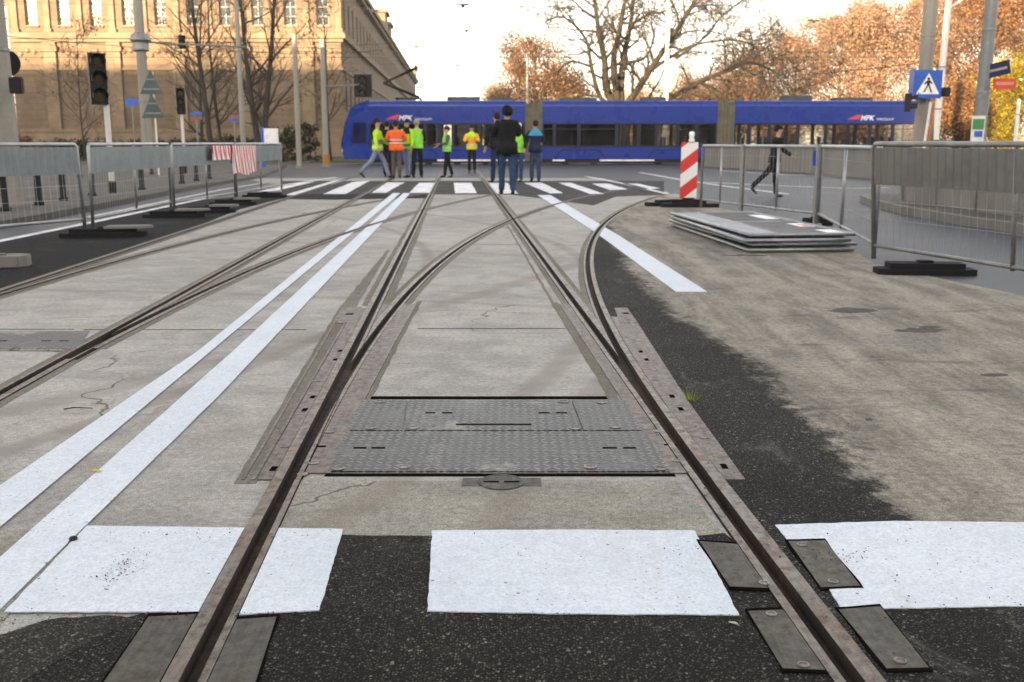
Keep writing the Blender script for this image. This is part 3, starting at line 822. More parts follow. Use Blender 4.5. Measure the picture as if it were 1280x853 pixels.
# side wing running down the side street
L = 150.0
sd = Vector((-SK, 1, 0)).normalized()
sh = []
k = 3.0
while k < L - 2:
    sh.append((k - .55, k + .55, 10.1, 12.4)); sh.append((k - .6, k + .6, 3.6, 6.6)); k += 3.6
w2, P2, u2, n2 = wall_with_openings('side_wall', (BX1, BY, 0), sd, L, 0, BH, sh, M['stone'], bld)
for h in sh[:40]: window(bld, P2, *h, .3, (1, 2), False)
for h in sh[40:]:
    o = P2(h[0], h[2], .28); b_ = P2(h[1], h[2], .28)
    MB().add([o, b_, b_ + Vector((0, 0, h[3] - h[2])), o + Vector((0, 0, h[3] - h[2]))], [(0, 1, 2, 3)]).build('window', M['glass_dark'], bld, fix=False)
MX = Matrix(((u2.x, n2.x, 0, BX1), (u2.y, n2.y, 0, BY), (0, 0, 1, 0), (0, 0, 0, 1)))
sb = MB()
for z0, z1, d in ((9.16, 9.5, .35), (13.9, 14.25, .5), (14.25, 14.63, .75), (2.0, 2.25, .15), (6.75, 6.95, .15)):
    sb.box(0, L, -.02, d, z0, z1, M=MX)
sb.build('side_cornice', M['stone_trim'], bld)
# roof with dormers and a raised end pavilion
rf = MB()
far = P2(L, 0); 
pts = [(BX0, BY), (BX1, BY), (far.x, far.y), (BX0 - 8, far.y)]
def inset(p, d):
    cx, cy = sum(q_[0] for q_ in pts) / 4, sum(q_[1] for q_ in pts) / 4
    return (p[0] + math.copysign(d, cx - p[0]), p[1] + math.copysign(d, cy - p[1]))
low = [(*p, BH + .03) for p in pts]; hi = [(*inset(p, 5), BH + 3.4) for p in pts]
rf.add(low + hi, [(0, 1, 5, 4), (1, 2, 6, 5), (2, 3, 7, 6), (3, 0, 4, 7), (4, 5, 6, 7)])
ro = rf.build('roof', M['roof_tile'], bld)
MB().box(BX0 - .31, BX0 - .005, BY + .02, BY + 120, 0, BH).build('back_wall', M['stone'], bld)
for s_, hh in ((50, 2.6), (58, 2.0), (146, 2.2)):
    MB().box(s_, s_ + 5, -4, .2, BH + .05, BH + hh, M=MX).prism([(s_ - .3, -4.2), (s_ + 5.3, -4.2), (s_ + 5.3, .5), (s_ - .3, .5)], BH + hh, BH + hh + .35, M=MX).build('attic', M['stone_trim'], ro)

# a distant pale house in scaffolding left of it
sc_h = empty('scaffolded_house', (0, 0, 0), 0, 'distant pale house in scaffolding at the far left edge of the photo', 'building')
hs = [(1 + i * 2.6, 2.2 + i * 2.6, 1.5 + j * 3.2, 3.3 + j * 3.2) for i in range(7) for j in range(5)]
w3, P3, _, _ = wall_with_openings('wall', (-78, 125, 0), (1, 0, 0), 20, 0, 17, hs, M['plaster'], sc_h)
for h in hs: window(sc_h, P3, *h, .3, (1, 1), False)
sc = MB()
for i in range(11): sc.cyl((-78 + i * 2, 123.6), .05, 0, 17, 6); sc.cyl((-78 + i * 2, 122.6), .05, 0, 17, 6)
for j in range(8):
    sc.box(-78, -58, 122.6, 123.6, 2 * j + 2, 2 * j + 2.07); sc.tube([(-78, 122.6, 2 * j + 3), (-58, 122.6, 2 * j + 3)], .04, 6)
sc.build('scaffold', M['steel_worn'], sc_h)
MB().add([(-78, 125, 17), (-58, 125, 17), (-58, 137, 17), (-78, 137, 17), (-78, 131, 20), (-58, 131, 20)], [(0, 1, 5, 4), (2, 3, 4, 5), (0, 4, 3), (1, 2, 5)]).build('roof', M['roof_tile'], sc_h)
MB().box(-78, -58, 125.3, 137, 0, 17).build('back_wall', M['plaster'], sc_h)

# buildings standing behind the photographer: they throw the big shade over the square
def block(name, x0, x1, y0, y1, h, label, mat='stone_low'):
    b_ = empty(name, (0, 0, 0), 0, label, 'building')
    hl = [(1.2 + i * 3.2, 2.6 + i * 3.2, 2 + j * 3.6, 4 + j * 3.6) for i in range(int((x1 - x0 - 2) / 3.2)) for j in range(int((h - 3) / 3.6))]
    # front looks towards -camera side i.e. +Y
    wq, Pq, uq, nq = wall_with_openings('wall', (x1, y1, 0), (-1, 0, 0), x1 - x0, 0, h, hl, M[mat], b_)
    pn = MB()
    for hh in hl:
        o_, c_ = Pq(hh[0], hh[2], .28), Pq(hh[1], hh[2], .28); dz = Vector((0, 0, hh[3] - hh[2]))
        pn.add([o_, c_, c_ + dz, o_ + dz], [(0, 1, 2, 3)])
    pn.build('window', M['glass_dark'], b_, fix=False)
    MB().box(x0, x1, y0, y1 - .35, 0, h - .01).build('back_wall', M[mat], b_)
    MB().box(x0 - .4, x1 + .4, y0 - .4, y1 + .4, h, h + .7).build('roof', M['roof_tile'], b_)
    return b_
TE = math.tan(R(SUN_EL)); CA = math.cos(R(SUN_AZ))
BYY = -38.0
Hl = 6.2 + (82 - BYY) / CA * TE
Hr = -0.8 + (76 - BYY) / CA * TE
xsplit = -9.5 - (70 - BYY) * math.tan(R(SUN_AZ))
block('shade_building', -150, xsplit, BYY - 14, BYY, Hl, 'tall building behind the camera that shades the left of the square')
block('shade_building', xsplit + .1, -18, BYY - 14, BYY, Hr, 'lower building behind the camera that shades the square')
block('shade_building', -17.9, 55, BYY - 14, BYY, 11.6, 'lowest building behind the camera, right of the two taller ones')

# ---- low concrete walls at the right -----------------------------
def low_wall(pts, h, th, label, mat='wall_conc', cap=.08):
    o = empty('concrete_wall', (0, 0, 0), 0, label, 'wall')
    n = normals([Vector(p) for p in pts])
    body = MB(); cp = MB()
    for mb_, a, b, z0, z1 in ((body, 0, th, 0, h), (cp, -.04, th + .04, h, h + cap)):
        vs = []
        for p, q_ in zip(pts, n):
            for oo, z in ((a, z0), (b, z0), (b, z1), (a, z1)): vs.append((p[0] + q_.x * oo, p[1] + q_.y * oo, z))
        fs = []
        for i in range(len(pts) - 1):
            for k_ in range(4): fs.append((i * 4 + k_, i * 4 + (k_ + 1) % 4, (i + 1) * 4 + (k_ + 1) % 4, (i + 1) * 4 + k_))
        fs += [(3, 2, 1, 0), tuple((len(pts) - 1) * 4 + k_ for k_ in range(4))]
        mb_.add(vs, fs)
    body.build('body', M[mat], o); cp.build('coping', M['wall_conc'], o)
    return o, pts
wn_, _ = low_wall([(9.2, 4.0, 0), (7.65, 11.5, 0), (7.05, 14.0, 0), (7.0, 18.4, 0)], .98, .25, 'near grey concrete parapet in panels right of the right fence')
jb = MB()
for t_ in (.0, .33, .66, .99):
    y_ = 14.0 + 4.3 * t_; x_ = 7.05 - .05 * t_
    jb.box(x_ - .035, x_ + .01, y_ - .04, y_ + .04, .05, .98)
jb.build('panel_joint', M['steel_worn'], wn_)
low_wall([(11.85, 31.9, 0), (11.4, 40, 0), (9.6, 51.2, 0)], .93, .25, 'far low grey concrete wall in front of the right end of the tram')
MB().box(11.9, 12.2, 20.0, 31.88, 0, .92).box(11.86, 12.24, 20.0, 31.88, .92, 1.0)
# kerbed pavement in front of the near wall
kp = [(7.1, 10.0), (6.6, 12.2), (6.35, 14.2), (6.35, 16.5), (6.55, 18.6), (6.9, 20.2), (7.35, 21.0), (8.0, 20.6), (10.5, 17.8), (13.5, 16.5), (13.9, 8.0), (9.5, 4.5)]
k_ = MB().prism(kp, .0, .13).build('kerb', simple('kerb_stone', (.17, .16, .145), .9, 0, .3, 2, .4, 40)); props(k_, kind='structure')
kc = Vector((9.5, 14.5))
k2 = MB().prism([tuple(kc + (Vector(p) - kc) * .955) for p in kp], .1, .135).build('pavement', M['pavers']); props(k2, kind='structure')
# left pavement beyond the road
lp_ = W((-400, 330), (0, 286), (110, 265), (240, 238), (330, 222)) + [(-11, 50), (-45, 50), (-45, 6)]
k3 = MB().prism(lp_, 0, .10).build('pavement', M['pavers']); props(k3, kind='structure')
# lawn and beds beyond the tram
M['lawn'] = simple('lawn', (.05, .06, .025), .95, 0, .5, 1.5, .8, 30)
for x0, x1, y0, y1 in ((-12, 70, 60.5, 150), (-60, -13.5, 66, 81.5)):
    o = MB().box(x0, x1, y0, y1, 0, .06).build('lawn', M['lawn']); props(o, kind='structure')
# tram track across the view
for yy in (54.95, 56.38, 58.4, 59.83):
    o = MB().box(-70, 90, yy - .035, yy + .035, 0, .012).build('tram_rail', M['rail_steel'])
    props(o, {54.95: 'nearest straight rail under the blue tram, across the square', 56.38: 'second straight rail under the blue tram, across the square', 58.4: 'third rail across the square, behind the blue tram', 59.83: 'farthest rail across the square, behind the blue tram'}[yy], 'tram rail', 'tram rails across the square')
# ============================================================ tram
def paint(name, col, rough=.25):
    t = NT(name)
    n = t.noise(1.2, 4, .6); n2 = t.noise(8, 5, .7, co=t.map(scale=(1, 1, .3)))
    c = t.mix(t.ramp(n2, .45, .8, 0, .12), tuple(col), tuple(x * .7 + .01 for x in col))
    m = t.set(c, t.ramp(n, .3, .7, rough, rough + .1), 0, None, .25)
    t.b.inputs['Coat Weight'].default_value = .25; t.b.inputs['Coat Roughness'].default_value = .12
    return m
M['tram_blue'] = paint('tram_blue', (.001, .022, .20))
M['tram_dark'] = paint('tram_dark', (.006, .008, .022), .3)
M['tram_grey'] = simple('tram_grey', (.07, .075, .085), .6)
M['tram_white'] = simple('tram_white', (.75, .76, .78), .4)
M['tram_red'] = simple('tram_red', (.5, .03, .04), .4)
M['bellows'] = simple('bellows', (.13, .12, .085), .8, 0, .3, 3, .4, 30)
M['seat_fabric'] = simple('seat_fabric', (.03, .05, .12), .8)
def glass_mat(name, tint, k=.5):
    m = bpy.data.materials.new(name); m.use_nodes = True; nt = m.node_tree; nt.nodes.clear()
    o = nt.nodes.new('ShaderNodeOutputMaterial'); mx = nt.nodes.new('ShaderNodeMixShader'); fr = nt.nodes.new('ShaderNodeFresnel')
    tr = nt.nodes.new('ShaderNodeBsdfTransparent'); gl = nt.nodes.new('ShaderNodeBsdfGlossy')
    tr.inputs[0].default_value = (*tint, 1); gl.inputs['Roughness'].default_value = .03; gl.inputs['Color'].default_value = (.85, .9, .95, 1); fr.inputs['IOR'].default_value = 1.5
    nt.links.new(fr.outputs[0], mx.inputs[0]); nt.links.new(tr.outputs[0], mx.inputs[1]); nt.links.new(gl.outputs[0], mx.inputs[2]); nt.links.new(mx.outputs[0], o.inputs[0])
    return m
M['tram_glass'] = glass_mat('tram_glass', (.42, .43, .45))
M['tram_glass_clear'] = glass_mat('tram_glass_clear', (.86, .86, .84))
TY0, TY1 = 54.45, 56.85
TX = lambda px: (px - 640) * TY0 / FPX
TZ = lambda py: Z_at(py, TY0)
tram = empty('tram', ((TX(430) + TX(1140)) / 2, (TY0 + TY1) / 2, 0), 0, 'long dark blue three section tram crossing the square behind the workers', 'tram')
TO = Vector(tram.location)
def tbox(mb, x0, x1, y0, y1, z0, z1, mi=0): return mb.box(x0 - TO.x, x1 - TO.x, y0 - TO.y, y1 - TO.y, z0, z1, mi)
ZB, ZW0, ZW1, ZT = .30, TZ(182), TZ(155.5), TZ(133)
def section(pxa, pxb, wins, nose=0):
    x0, x1 = TX(pxa), TX(pxb)
    xa = x0 + (1.5 if nose < 0 else 0); xb = x1 - (1.5 if nose > 0 else 0)
    b = MB()
    for (ya, yb) in ((TY0, TY0 + .08), (TY1 - .08, TY1)):
        tbox(b, xa, xb, ya, yb, ZB, ZW0); tbox(b, xa, xb, ya, yb, ZW1, ZT)
    sec = b.build('body_section', M['tram_blue'], tram)
    # rounded roof edge and roof
    r = MB(); n = 8
    prof = []
    for i in range(n + 1):
        a = math.pi / 2 * i / n
        prof.append((TY0 + .30 - .30 * math.cos(a), ZT + .30 * math.sin(a)))
    prof += [(TY0 + TY1 - p[0], p[1]) for p in reversed(prof)]
    vs = [(xx - TO.x, p[0] - TO.y, p[1]) for xx in (xa, xb) for p in prof]; m_ = len(prof)
    fs = [(i, i + 1, m_ + i + 1, m_ + i) for i in range(m_ - 1)] + [tuple(range(m_)), tuple(reversed(range(m_, 2 * m_))), (0, m_, 2 * m_ - 1, m_ - 1)]
    r.add(vs, fs); r.build('roof', M['tram_blue'], tram, False)
    # panel joints in the side sheets
    for i_ in range(1, 6):
        xx = xa + (xb - xa) * i_ / 6
        jn = MB(); tbox(jn, xx - .012, xx + .012, TY0 - .0015, TY0 + .001, ZB, ZW0 - .02); jn.build('panel_joint', M['tram_dark'], tram)
        if i_ % 2: jn = MB(); tbox(jn, xx - .012, xx + .012, TY0 - .0015, TY0 + .001, ZW1 + .02, ZT); jn.build('panel_joint', M['tram_dark'], tram)
    jn = MB(); tbox(jn, xa, xb, TY0 - .0018, TY0 + .001, ZW0 - .10, ZW0); tbox(jn, xa, xb, TY0 - .0018, TY0 + .001, ZW1, ZW1 + .06); jn.build('window_surround', M['tram_dark'], tram)
    # floor, dark skirt line, ceiling
    f = MB(); tbox(f, xa, xb, TY0 + .1, TY1 - .1, .30, .38); tbox(f, xa, xb, TY0 + .1, TY1 - .1, ZW1 + .1, ZW1 + .2)
    f.build('floor', M['tram_grey'], tram)
    s_ = MB(); tbox(s_, xa + .1, xb - .1, TY0 + .1, TY0 + .2, .1, ZB); tbox(s_, xa + .1, xb - .1, TY1 - .2, TY1 - .1, .1, ZB); s_.build('underframe', M['black_plastic'], tram)
    # window band: pillars and panes
    xs = [TX(p) for p in wins]
    xs = [xa] + [x for x in xs if xa + .3 < x < xb - .3] + [xb]
    for x in xs:
        w = .09
        for ya, yb in ((TY0 + .005, TY0 + .075), (TY1 - .075, TY1 - .005)):
            pl = MB(); tbox(pl, max(x - w, xa), min(x + w, xb), ya, yb, ZW0, ZW1)
            pl.build('window_pillar', M['tram_dark'], tram)
    for i in range(len(xs) - 1):
        for (ya, yb) in ((TY0 + .012, TY0 + .022), (TY1 - .022, TY1 - .012)):
            w = MB(); tbox(w, xs[i] + .085, xs[i + 1] - .085, ya, yb, ZW0 + .004, ZW1 - .004)
            w.build('window', M['tram_glass_clear' if pxa > 900 or i in (3, 5) else 'tram_glass'], tram)
        # top light bar of each window
        w = MB(); tbox(w, xs[i] + .09, xs[i + 1] - .09, TY0 + .004, TY0 + .011, ZW0 + (ZW1 - ZW0) * .76, ZW0 + (ZW1 - ZW0) * .79); w.build('window_bar', M['tram_dark'], tram)
    # seats
    x = xa + .8
    while x < xb - .6:
        for yy in (TY0 + .45, TY1 - .75):
            s = MB(); tbox(s, x, x + .42, yy - .2, yy + .25, .75, .85); tbox(s, x, x + .08, yy - .2, yy + .25, .85, 1.45)
            s.build('seat', M['seat_fabric'], tram)
        x += .95 if random.random() < .7 else 1.9
    # handrail poles
    hp = MB()
    for x in (xs[1:-1]): hp.cyl((x - TO.x + .3, TY0 + .8 - TO.y), .018, .38, ZW1 + .1, 8)
    hp.build('handrail', M['steel_galv'], tram)
    return xa, xb, sec
random.seed(11)
sA = section(430, 656, [470, 500, 534, 551, 568, 600, 632], -1)
sB = section(677, 891, [692, 722, 768, 796, 817, 843, 866])
sC = section(912, 1140, [930, 955, 990, 1024, 1051, 1078, 1106])
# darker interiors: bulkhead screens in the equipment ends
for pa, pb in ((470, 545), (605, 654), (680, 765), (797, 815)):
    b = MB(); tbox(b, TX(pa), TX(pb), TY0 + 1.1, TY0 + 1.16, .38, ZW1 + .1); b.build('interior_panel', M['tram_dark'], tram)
for pa, pb in ((656, 677), (891, 912)):
    b = MB(); x0, x1 = TX(pa), TX(pb); n = 9
    for i in range(n):
        xx = x0 + (x1 - x0) * i / n; d = (x1 - x0) / n
        off = .0 if i % 2 == 0 else .05
        tbox(b, xx, xx + d, TY0 + .06 + off, TY1 - .06 - off, .32, ZT + .2 - off)
    b.build('bellows', M['bellows'], tram)
# bogie skirts: hooped arches on the lower side, with a wheel behind each
for c_ in (723, 838, 960, 1098, 590, 520):
    x = TX(c_); a = MB(); w = 1.15
    pts = [(x - w - .25 - TO.x, TY0 - .012 - TO.y, .33), (x - w - TO.x, TY0 - .012 - TO.y, .62), (x - w + .22 - TO.x, TY0 - .012 - TO.y, .80), (x + w - .22 - TO.x, TY0 - .012 - TO.y, .80), (x + w - TO.x, TY0 - .012 - TO.y, .62), (x + w + .25 - TO.x, TY0 - .012 - TO.y, .33)]
    a.tube(pts, .022, 6); a.build('bogie_skirt', M['black_plastic'], tram)
    for dx in (-.75, .75):
        wh = MB(); wh.lathe((x + dx - TO.x, TY0 + .25 - TO.y, .32), [(.1, -.05), (.31, -.05), (.31, .05), (.1, .05)], 20, axis='y')
        wh.build('wheel', M['rail_side'], tram)
# light sill strip
for pa, pb in ((548, 655), (690, 705), (748, 815)):
    b = MB(); tbox(b, TX(pa), TX(pb), TY0 - .012, TY0 - .001, .205, .285); b.build('sill_strip', M['tram_white'], tram)
# nose at the left and at the right: raked cab
def nose(sgn, xb):
    prof_out = [(0.0, .30), (1.38, .30), (1.5, .95), (1.2, 2.35), (.95, 2.95), (.45, 3.22), (0.0, ZT + .30)]
    b = MB(); half = 1.2
    rings = []
    for (dx, z) in prof_out:
        f = dx / 1.5; hw = half * (1 - .30 * f * f)
        rings.append([(xb + sgn * dx - TO.x, -hw, z), (xb + sgn * (dx + .12 * f) - TO.x, -hw * .45, z), (xb + sgn * (dx + .12 * f) - TO.x, hw * .45, z), (xb + sgn * dx - TO.x, hw, z)])
    vs = [v for r in rings for v in r]; fs = []
    for i in range(len(rings) - 1):
        for k in range(3): fs.append((i * 4 + k, i * 4 + k + 1, (i + 1) * 4 + k + 1, (i + 1) * 4 + k))
    # side faces fan back to the body
    nb = len(vs)
    for (dx, z) in prof_out: vs.append((xb - TO.x, -half, z)); vs.append((xb - TO.x, half, z))
    for i in range(1, len(prof_out) - 2):
        fs.append((i * 4, (i + 1) * 4, nb + (i + 1) * 2, nb + i * 2)); fs.append((i * 4 + 3, (i + 1) * 4 + 3, nb + (i + 1) * 2 + 1, nb + i * 2 + 1))
    fs.append((0, 4, nb + 2)); fs.append((3, 7, nb + 3)); fs.append((20, 24, nb + 10)); fs.append((23, 27, nb + 11))
    mats = MB().add(vs, fs)
    o = mats.build('nose', M['tram_blue'], tram, False)
    # cab windscreen and side window, slightly proud
    ws = MB(); e = .012
    def q4(r1, r2, a, c_, z1, z2):
        pass
    p = lambda dx, y, z: (xb + sgn * (dx + .02) - TO.x, y, z)
    ws.add([p(1.62, -.44, 1.0), p(1.62, .44, 1.0), p(1.33, .47, 2.30), p(1.33, -.47, 2.30)], [(0, 1, 2, 3)])
    ws.add([p(1.52, -.83, 1.0), p(1.62, -.44, 1.0), p(1.33, -.47, 2.30), p(1.22, -.93, 2.30)], [(0, 1, 2, 3)])
    ws.add([p(1.52, .83, 1.0), p(1.62, .44, 1.0), p(1.33, .47, 2.30), p(1.22, .93, 2.30)], [(0, 1, 2, 3)])
    ws.build('windscreen', M['tram_dark'], tram, fix=False)
    sw = MB()
    sw.add([(xb + sgn * .15 - TO.x, -1.212, 1.15), (xb + sgn * 1.0 - TO.x, -1.10, 1.15), (xb + sgn * .85 - TO.x, -1.12, 2.2), (xb + sgn * .15 - TO.x, -1.212, 2.2)], [(0, 1, 2, 3)])
    sw.build('cab_window', M['tram_glass'], tram, fix=False)
    lp = MB().lathe((xb + sgn * 1.53 - TO.x, -.62, .75), [(.02, -.02), (.09, -.01), (.09, .03), (.03, .05)], 12, axis='x'); lp.build('headlight', M['tram_white'], tram)
nose(-1, sA[0]); 
# roof equipment
for pa, pb, h in ((560, 600, .22), (615, 640, .18), (700, 745, .16), (800, 830, .2), (975, 1010, .3), (1040, 1085, .18)):
    b = MB(); tbox(b, TX(pa), TX(pb), TY0 + .7, TY1 - .7, ZT + .302, ZT + .30 + h); b.build('roof_box', M['tram_grey'], tram)
M['panto'] = simple('panto', (.005, .005, .005), .7, spec=0.05)
# pantograph: base frame, lower arm, upper arm and head
pg = empty('pantograph', (TX(512) - TO.x, 0, 0)); pg.parent = tram
zr = ZT + .30
MB().box(-.7, .7, -.5, -.42, zr + .1, zr + .16).box(-.7, .7, .42, .5, zr + .1, zr + .16).box(-.6, -.52, -.5, .5, zr + .1, zr + .17).box(.52, .6, -.5, .5, zr + .1, zr + .17).cyl((-.6, -.4), .05, zr, zr + .1, 8).cyl((.6, .4), .05, zr, zr + .1, 8).build('base_frame', M['black_plastic'], pg)
MB().tube([(.55, 0, zr + .2), (-1.35, 0, zr + .95)], .07, 8).tube([(.4, -.3, zr + .2), (-1.3, -.05, zr + .9)], .02, 6).build('lower_arm', M['panto'], pg)
MB().tube([(-1.35, 0, zr + .95), (.45, -.35, zr + 1.75)], .05, 8).tube([(-1.35, 0, zr + .95), (.45, .35, zr + 1.75)], .05, 8).build('upper_arm', M['panto'], pg)
MB().tube([(.42, -.8, zr + 1.7), (.42, -.6, zr + 1.84), (.42, .6, zr + 1.84), (.42, .8, zr + 1.7)], .03, 6).tube([(.72, -.8, zr + 1.7), (.72, -.6, zr + 1.84), (.72, .6, zr + 1.84), (.72, .8, zr + 1.7)], .03, 6).tube([(.3, -.3, zr + 1.75), (.8, -.3, zr + 1.8)], .02, 6).build('head', M['wire'], pg)
# lettering
def text(body, size, loc, mat, parent, name='lettering', ext=.004, rot=(math.pi / 2, 0, 0), shear=0, bold=0, align='LEFT', sx=1.0):
    cu = bpy.data.curves.new(name, 'FONT'); cu.body = body; cu.size = size; cu.extrude = ext; cu.shear = shear; cu.offset = bold; cu.align_x = align
    o = bpy.data.objects.new(name, cu); C.objects.link(o)
    dg = bpy.context.evaluated_depsgraph_get()
    me = bpy.data.meshes.new_from_object(o.evaluated_get(dg)); bpy.data.objects.remove(o)
    o = link(name, me, M[mat], parent); o.location = loc; o.rotation_euler = rot; o.scale = (sx, 1, 1)
    return o
for px in (486, 1050):
    x = TX(px) - TO.x; y = TY0 - .008 - TO.y
    lg = MB()
    for k in range(3):
        lg.add([(x + .12 * k, y, 2.36 + .0 * k), (x + .34 + .12 * k, y, 2.36), (x + .5 + .12 * k, y, 2.50 + .05 * k), (x + .25 + .12 * k, y, 2.50 + .05 * k)], [(0, 1, 2, 3)])
        y -= .0012
    lg.build('logo', M['tram_red'], tram, fix=False)
    text('MPK', .36, (x + .66, TY0 - .008 - TO.y, 2.32), 'tram_white', tram, shear=.25, bold=.008)
    text('WROCŁAW', .17, (x + 1.52, TY0 - .008 - TO.y, 2.32), 'tram_white', tram)

# ============================================================ poles, signs, signals, wires
M['sign_blue'] = simple('sign_blue', (.01, .09, .42), .35)
M['sign_white'] = simple('sign_white', (.78, .78, .78), .4)
M['sign_black'] = simple('sign_black', (.015, .015, .015), .5)
M['sign_red'] = simple('sign_red', (.55, .035, .03), .4)
M['sign_back'] = simple('sign_back', (.06, .085, .085), .5, .4)
M['paper'] = simple('paper', (.6, .6, .56), .8, 0, .3, 6)
M['green_print'] = simple('green_print', (.04, .2, .06), .7)
M['lamp_glass'] = simple('lamp_glass', (.09, .07, .03), .2)
M['pole_white'] = simple('pole_white', (.62, .60, .56), .5, 0, .15, 3)
M['pole_dark'] = simple('pole_dark', (.16, .17, .175), .5, .3)
def pole(px, Y, r0, r1, h, mat, label, n=10, name='concrete_pole', cat='pole', lean=0.0, group=None, base=.05, extra=None):
    x = X_at(px, Y)
    o = empty(name, (x, Y, 0), 0, label, cat, group)
    MB().tube([(0, 0, 0), (lean * .5 * h, 0, h * .5), (lean * h, 0, h)], [r0, (r0 + r1) / 2, r1], n).build('shaft', M[mat], o)
    for z in (2.6, 4.4): MB().lathe((lean * z, 0, z), [(r0 * .96 + .004, 0), (r0 * .99 + .006, .01), (r0 * .99 + .006, .05), (r0 * .96 + .004, .06)], n).build('strap', M['steel_worn'], o)
    MB().cyl((0, 0), r0 * 1.5, 0, base + .09, n, 0, r0 * 1.35).build('footing', M['wall_conc'], o)
    return o
pL = pole(8, 17.0, .21, .17, 10, 'conc_pole', 'thick concrete pole at the left edge of the photo with a round black sign', n=12, lean=-.012)
p2 = pole(184, 38.0, .21, .15, 10, 'conc_pole', 'concrete pole with an iron collar between the signal and the triangular signs', n=8)
MB().lathe((0, 0, Z_at(54, 38)), [(.2, -.3), (.3, -.25), (.28, 0), (.38, .1), (.3, .3), (.2, .35)], 12).tube([(0, 0, Z_at(52, 38)), (1.2, 0, Z_at(55, 38)), (3.8, 0, Z_at(59, 38))], .035, 6).build('bracket', M['steel_worn'], p2)
p3 = pole(304, 52.0, .13, .10, 11, 'conc_pole', 'slim pinkish pole between the two pairs of bare trees', n=10)
p4 = pole(373, 47.0, .12, .11, 5.9, 'conc_pole', 'short pale post with a side arm in front of the green hedge', n=8)
p5 = pole(407, 49.0, .14, .12, 5.9, 'conc_pole', 'pale post with an orange base left of the tram nose', n=8)
MB().cyl((0, 0), .165, .12, .62, 10).build('orange_sleeve', simple('orange_sleeve', (.36, .15, .04), .7), p5)
MB().tube([(0, 0, 3.75), (1.9, 0, 3.85)], .04, 6).build('arm', M['steel_worn'], p5)
p6 = pole(1150, 33.0, .235, .215, 11, 'conc_pole', 'thick concrete pole carrying the blue pedestrian crossing sign', n=8, lean=.001)
p7 = pole(1222, 31.0, .20, .16, 11, 'pole_dark', 'grey pole with two street name plates and a poster at the right', n=12, lean=.012)
p8 = pole(1168, 46.0, .16, .11, 12, 'pole_white', 'white street lamp pole lit by the sun behind the crossing sign', n=10, name='street_lamp', cat='street lamp', lean=.02)
MB().tube([(.2, 0, 6.9), (1.0, 0, 7.5)], .04, 6).box(.8, 1.7, -.15, .15, 7.45, 7.6).build('lamp_head', M['pole_white'], p8)
p9 = pole(831, 61.5, .15, .11, 13, 'pole_white', 'pale slim street lamp pole in front of the big plane tree', n=10, name='street_lamp', cat='street lamp')
MB().tube([(0, 0, 12.8), (.8, -.8, 13.2)], .04, 6).box(.5, 1.1, -1.4, -.7, 13.15, 13.28).build('lamp_head', M['pole_white'], p9)
p10 = pole(1269, 55.0, .12, .1, 3.4, 'pole_white', 'short pale post in front of the yellow bush', n=8)
p11 = pole(659, 66.0, .10, .08, 6.5, 'pole_dark', 'thin grey post in front of the orange tree behind the tram', n=8)

# round sign and box on the left pole
rs = MB().lathe((0, 0, 0), [(.0, -.01), (.21, -.01), (.22, 0), (.21, .012), (.0, .012)], 28, axis='y').build('round_sign', M['black_plastic'])
rs.location = (X_at(17, 17.5), 17.5, Z_at(79, 17.5)); rs.rotation_euler = (0, 0, R(20)); props(rs, 'round black sign half hidden behind the left edge pole', 'sign')
bs = bevel(MB().box(-.10, .10, -.06, .06, -.13, .13).build('sign_box', M['black_plastic']), .015); bs.location = (X_at(27, 16.7), 16.7, Z_at(107, 16.7)); props(bs, 'small dark square box under the round sign on the left edge pole', 'sign')

def signal(x, y, z, rz, lenses, label, s=1.0, post=None, group='traffic signals', post_x=.0, off=(0, 0)):
    o = empty('traffic_signal', (x, y, 0), rz, label, 'traffic light', group)
    h = .31 * s
    hs = MB().box(-.15 * s, .15 * s, -.02, .18 * s, 0, h * lenses)
    ho = hs.build('housing', M['black_plastic'], o); ho.location = (off[0], off[1], z)
    for k in range(lenses):
        zc = z + h * (k + .5)
        v = MB(); m_ = 14; vs = []
        for j, (yy, rr) in enumerate(((-.02, .125 * s), (-.24 * s, .135 * s))):
            for i in range(m_ + 1):
                a = math.pi * (-.12 + 1.24 * i / m_)
                vs.append((off[0] + rr * math.cos(a), off[1] + yy, zc + rr * math.sin(a)))
        fs = [(i, i + 1, m_ + 2 + i, m_ + 1 + i) for i in range(m_)]
        v.add(vs, fs).build('visor', M['black_plastic'], o, True, fix=False)
        MB().lathe((off[0], off[1] - .022, zc), [(.0, -.03), (.06 * s, -.025), (.105 * s, 0)], 16, axis='y').build('lens', M['lamp_glass'], o)
    if post:
        MB().cyl((post_x, .1), post, 0, z + h * lenses * .3, 10).build('post', M['pole_white'], o)
        MB().cyl((post_x, .1), post * 1.4, 0, .35, 10).build('post_base', M['black_plastic'], o)
        MB().box(min(post_x, off[0]) , max(post_x, off[0]) + .02, .06, .14, z + .1, z + .14).build('bracket', M['black_plastic'], o)
    return o
Ys = 21.7
signal(X_at(137, Ys), Ys, Z_at(131, Ys), R(28), 3, 'large black three lens traffic light on a pale post behind the left barriers', 1.12, .06, off=(-.13, 0))
signal(X_at(229, 36), 36, Z_at(143, 36), R(15), 3, 'black traffic light on a thin post right of the triangular signs', .95, .05)
signal(X_at(235, 40), 40, Z_at(61, 40), R(30), 2, 'small black traffic light hanging high in front of the bare tree', .8)
s4 = signal(X_at(455, 49), 49, Z_at(120, 49), R(0), 3, 'black traffic light on the side arm just left of the pantograph', 1.0)
MB().box(-.42, .42, .19, .22, -.05, 1.0).build('backplate', M['black_plastic'], s4).location = (0, 0, Z_at(120, 49))
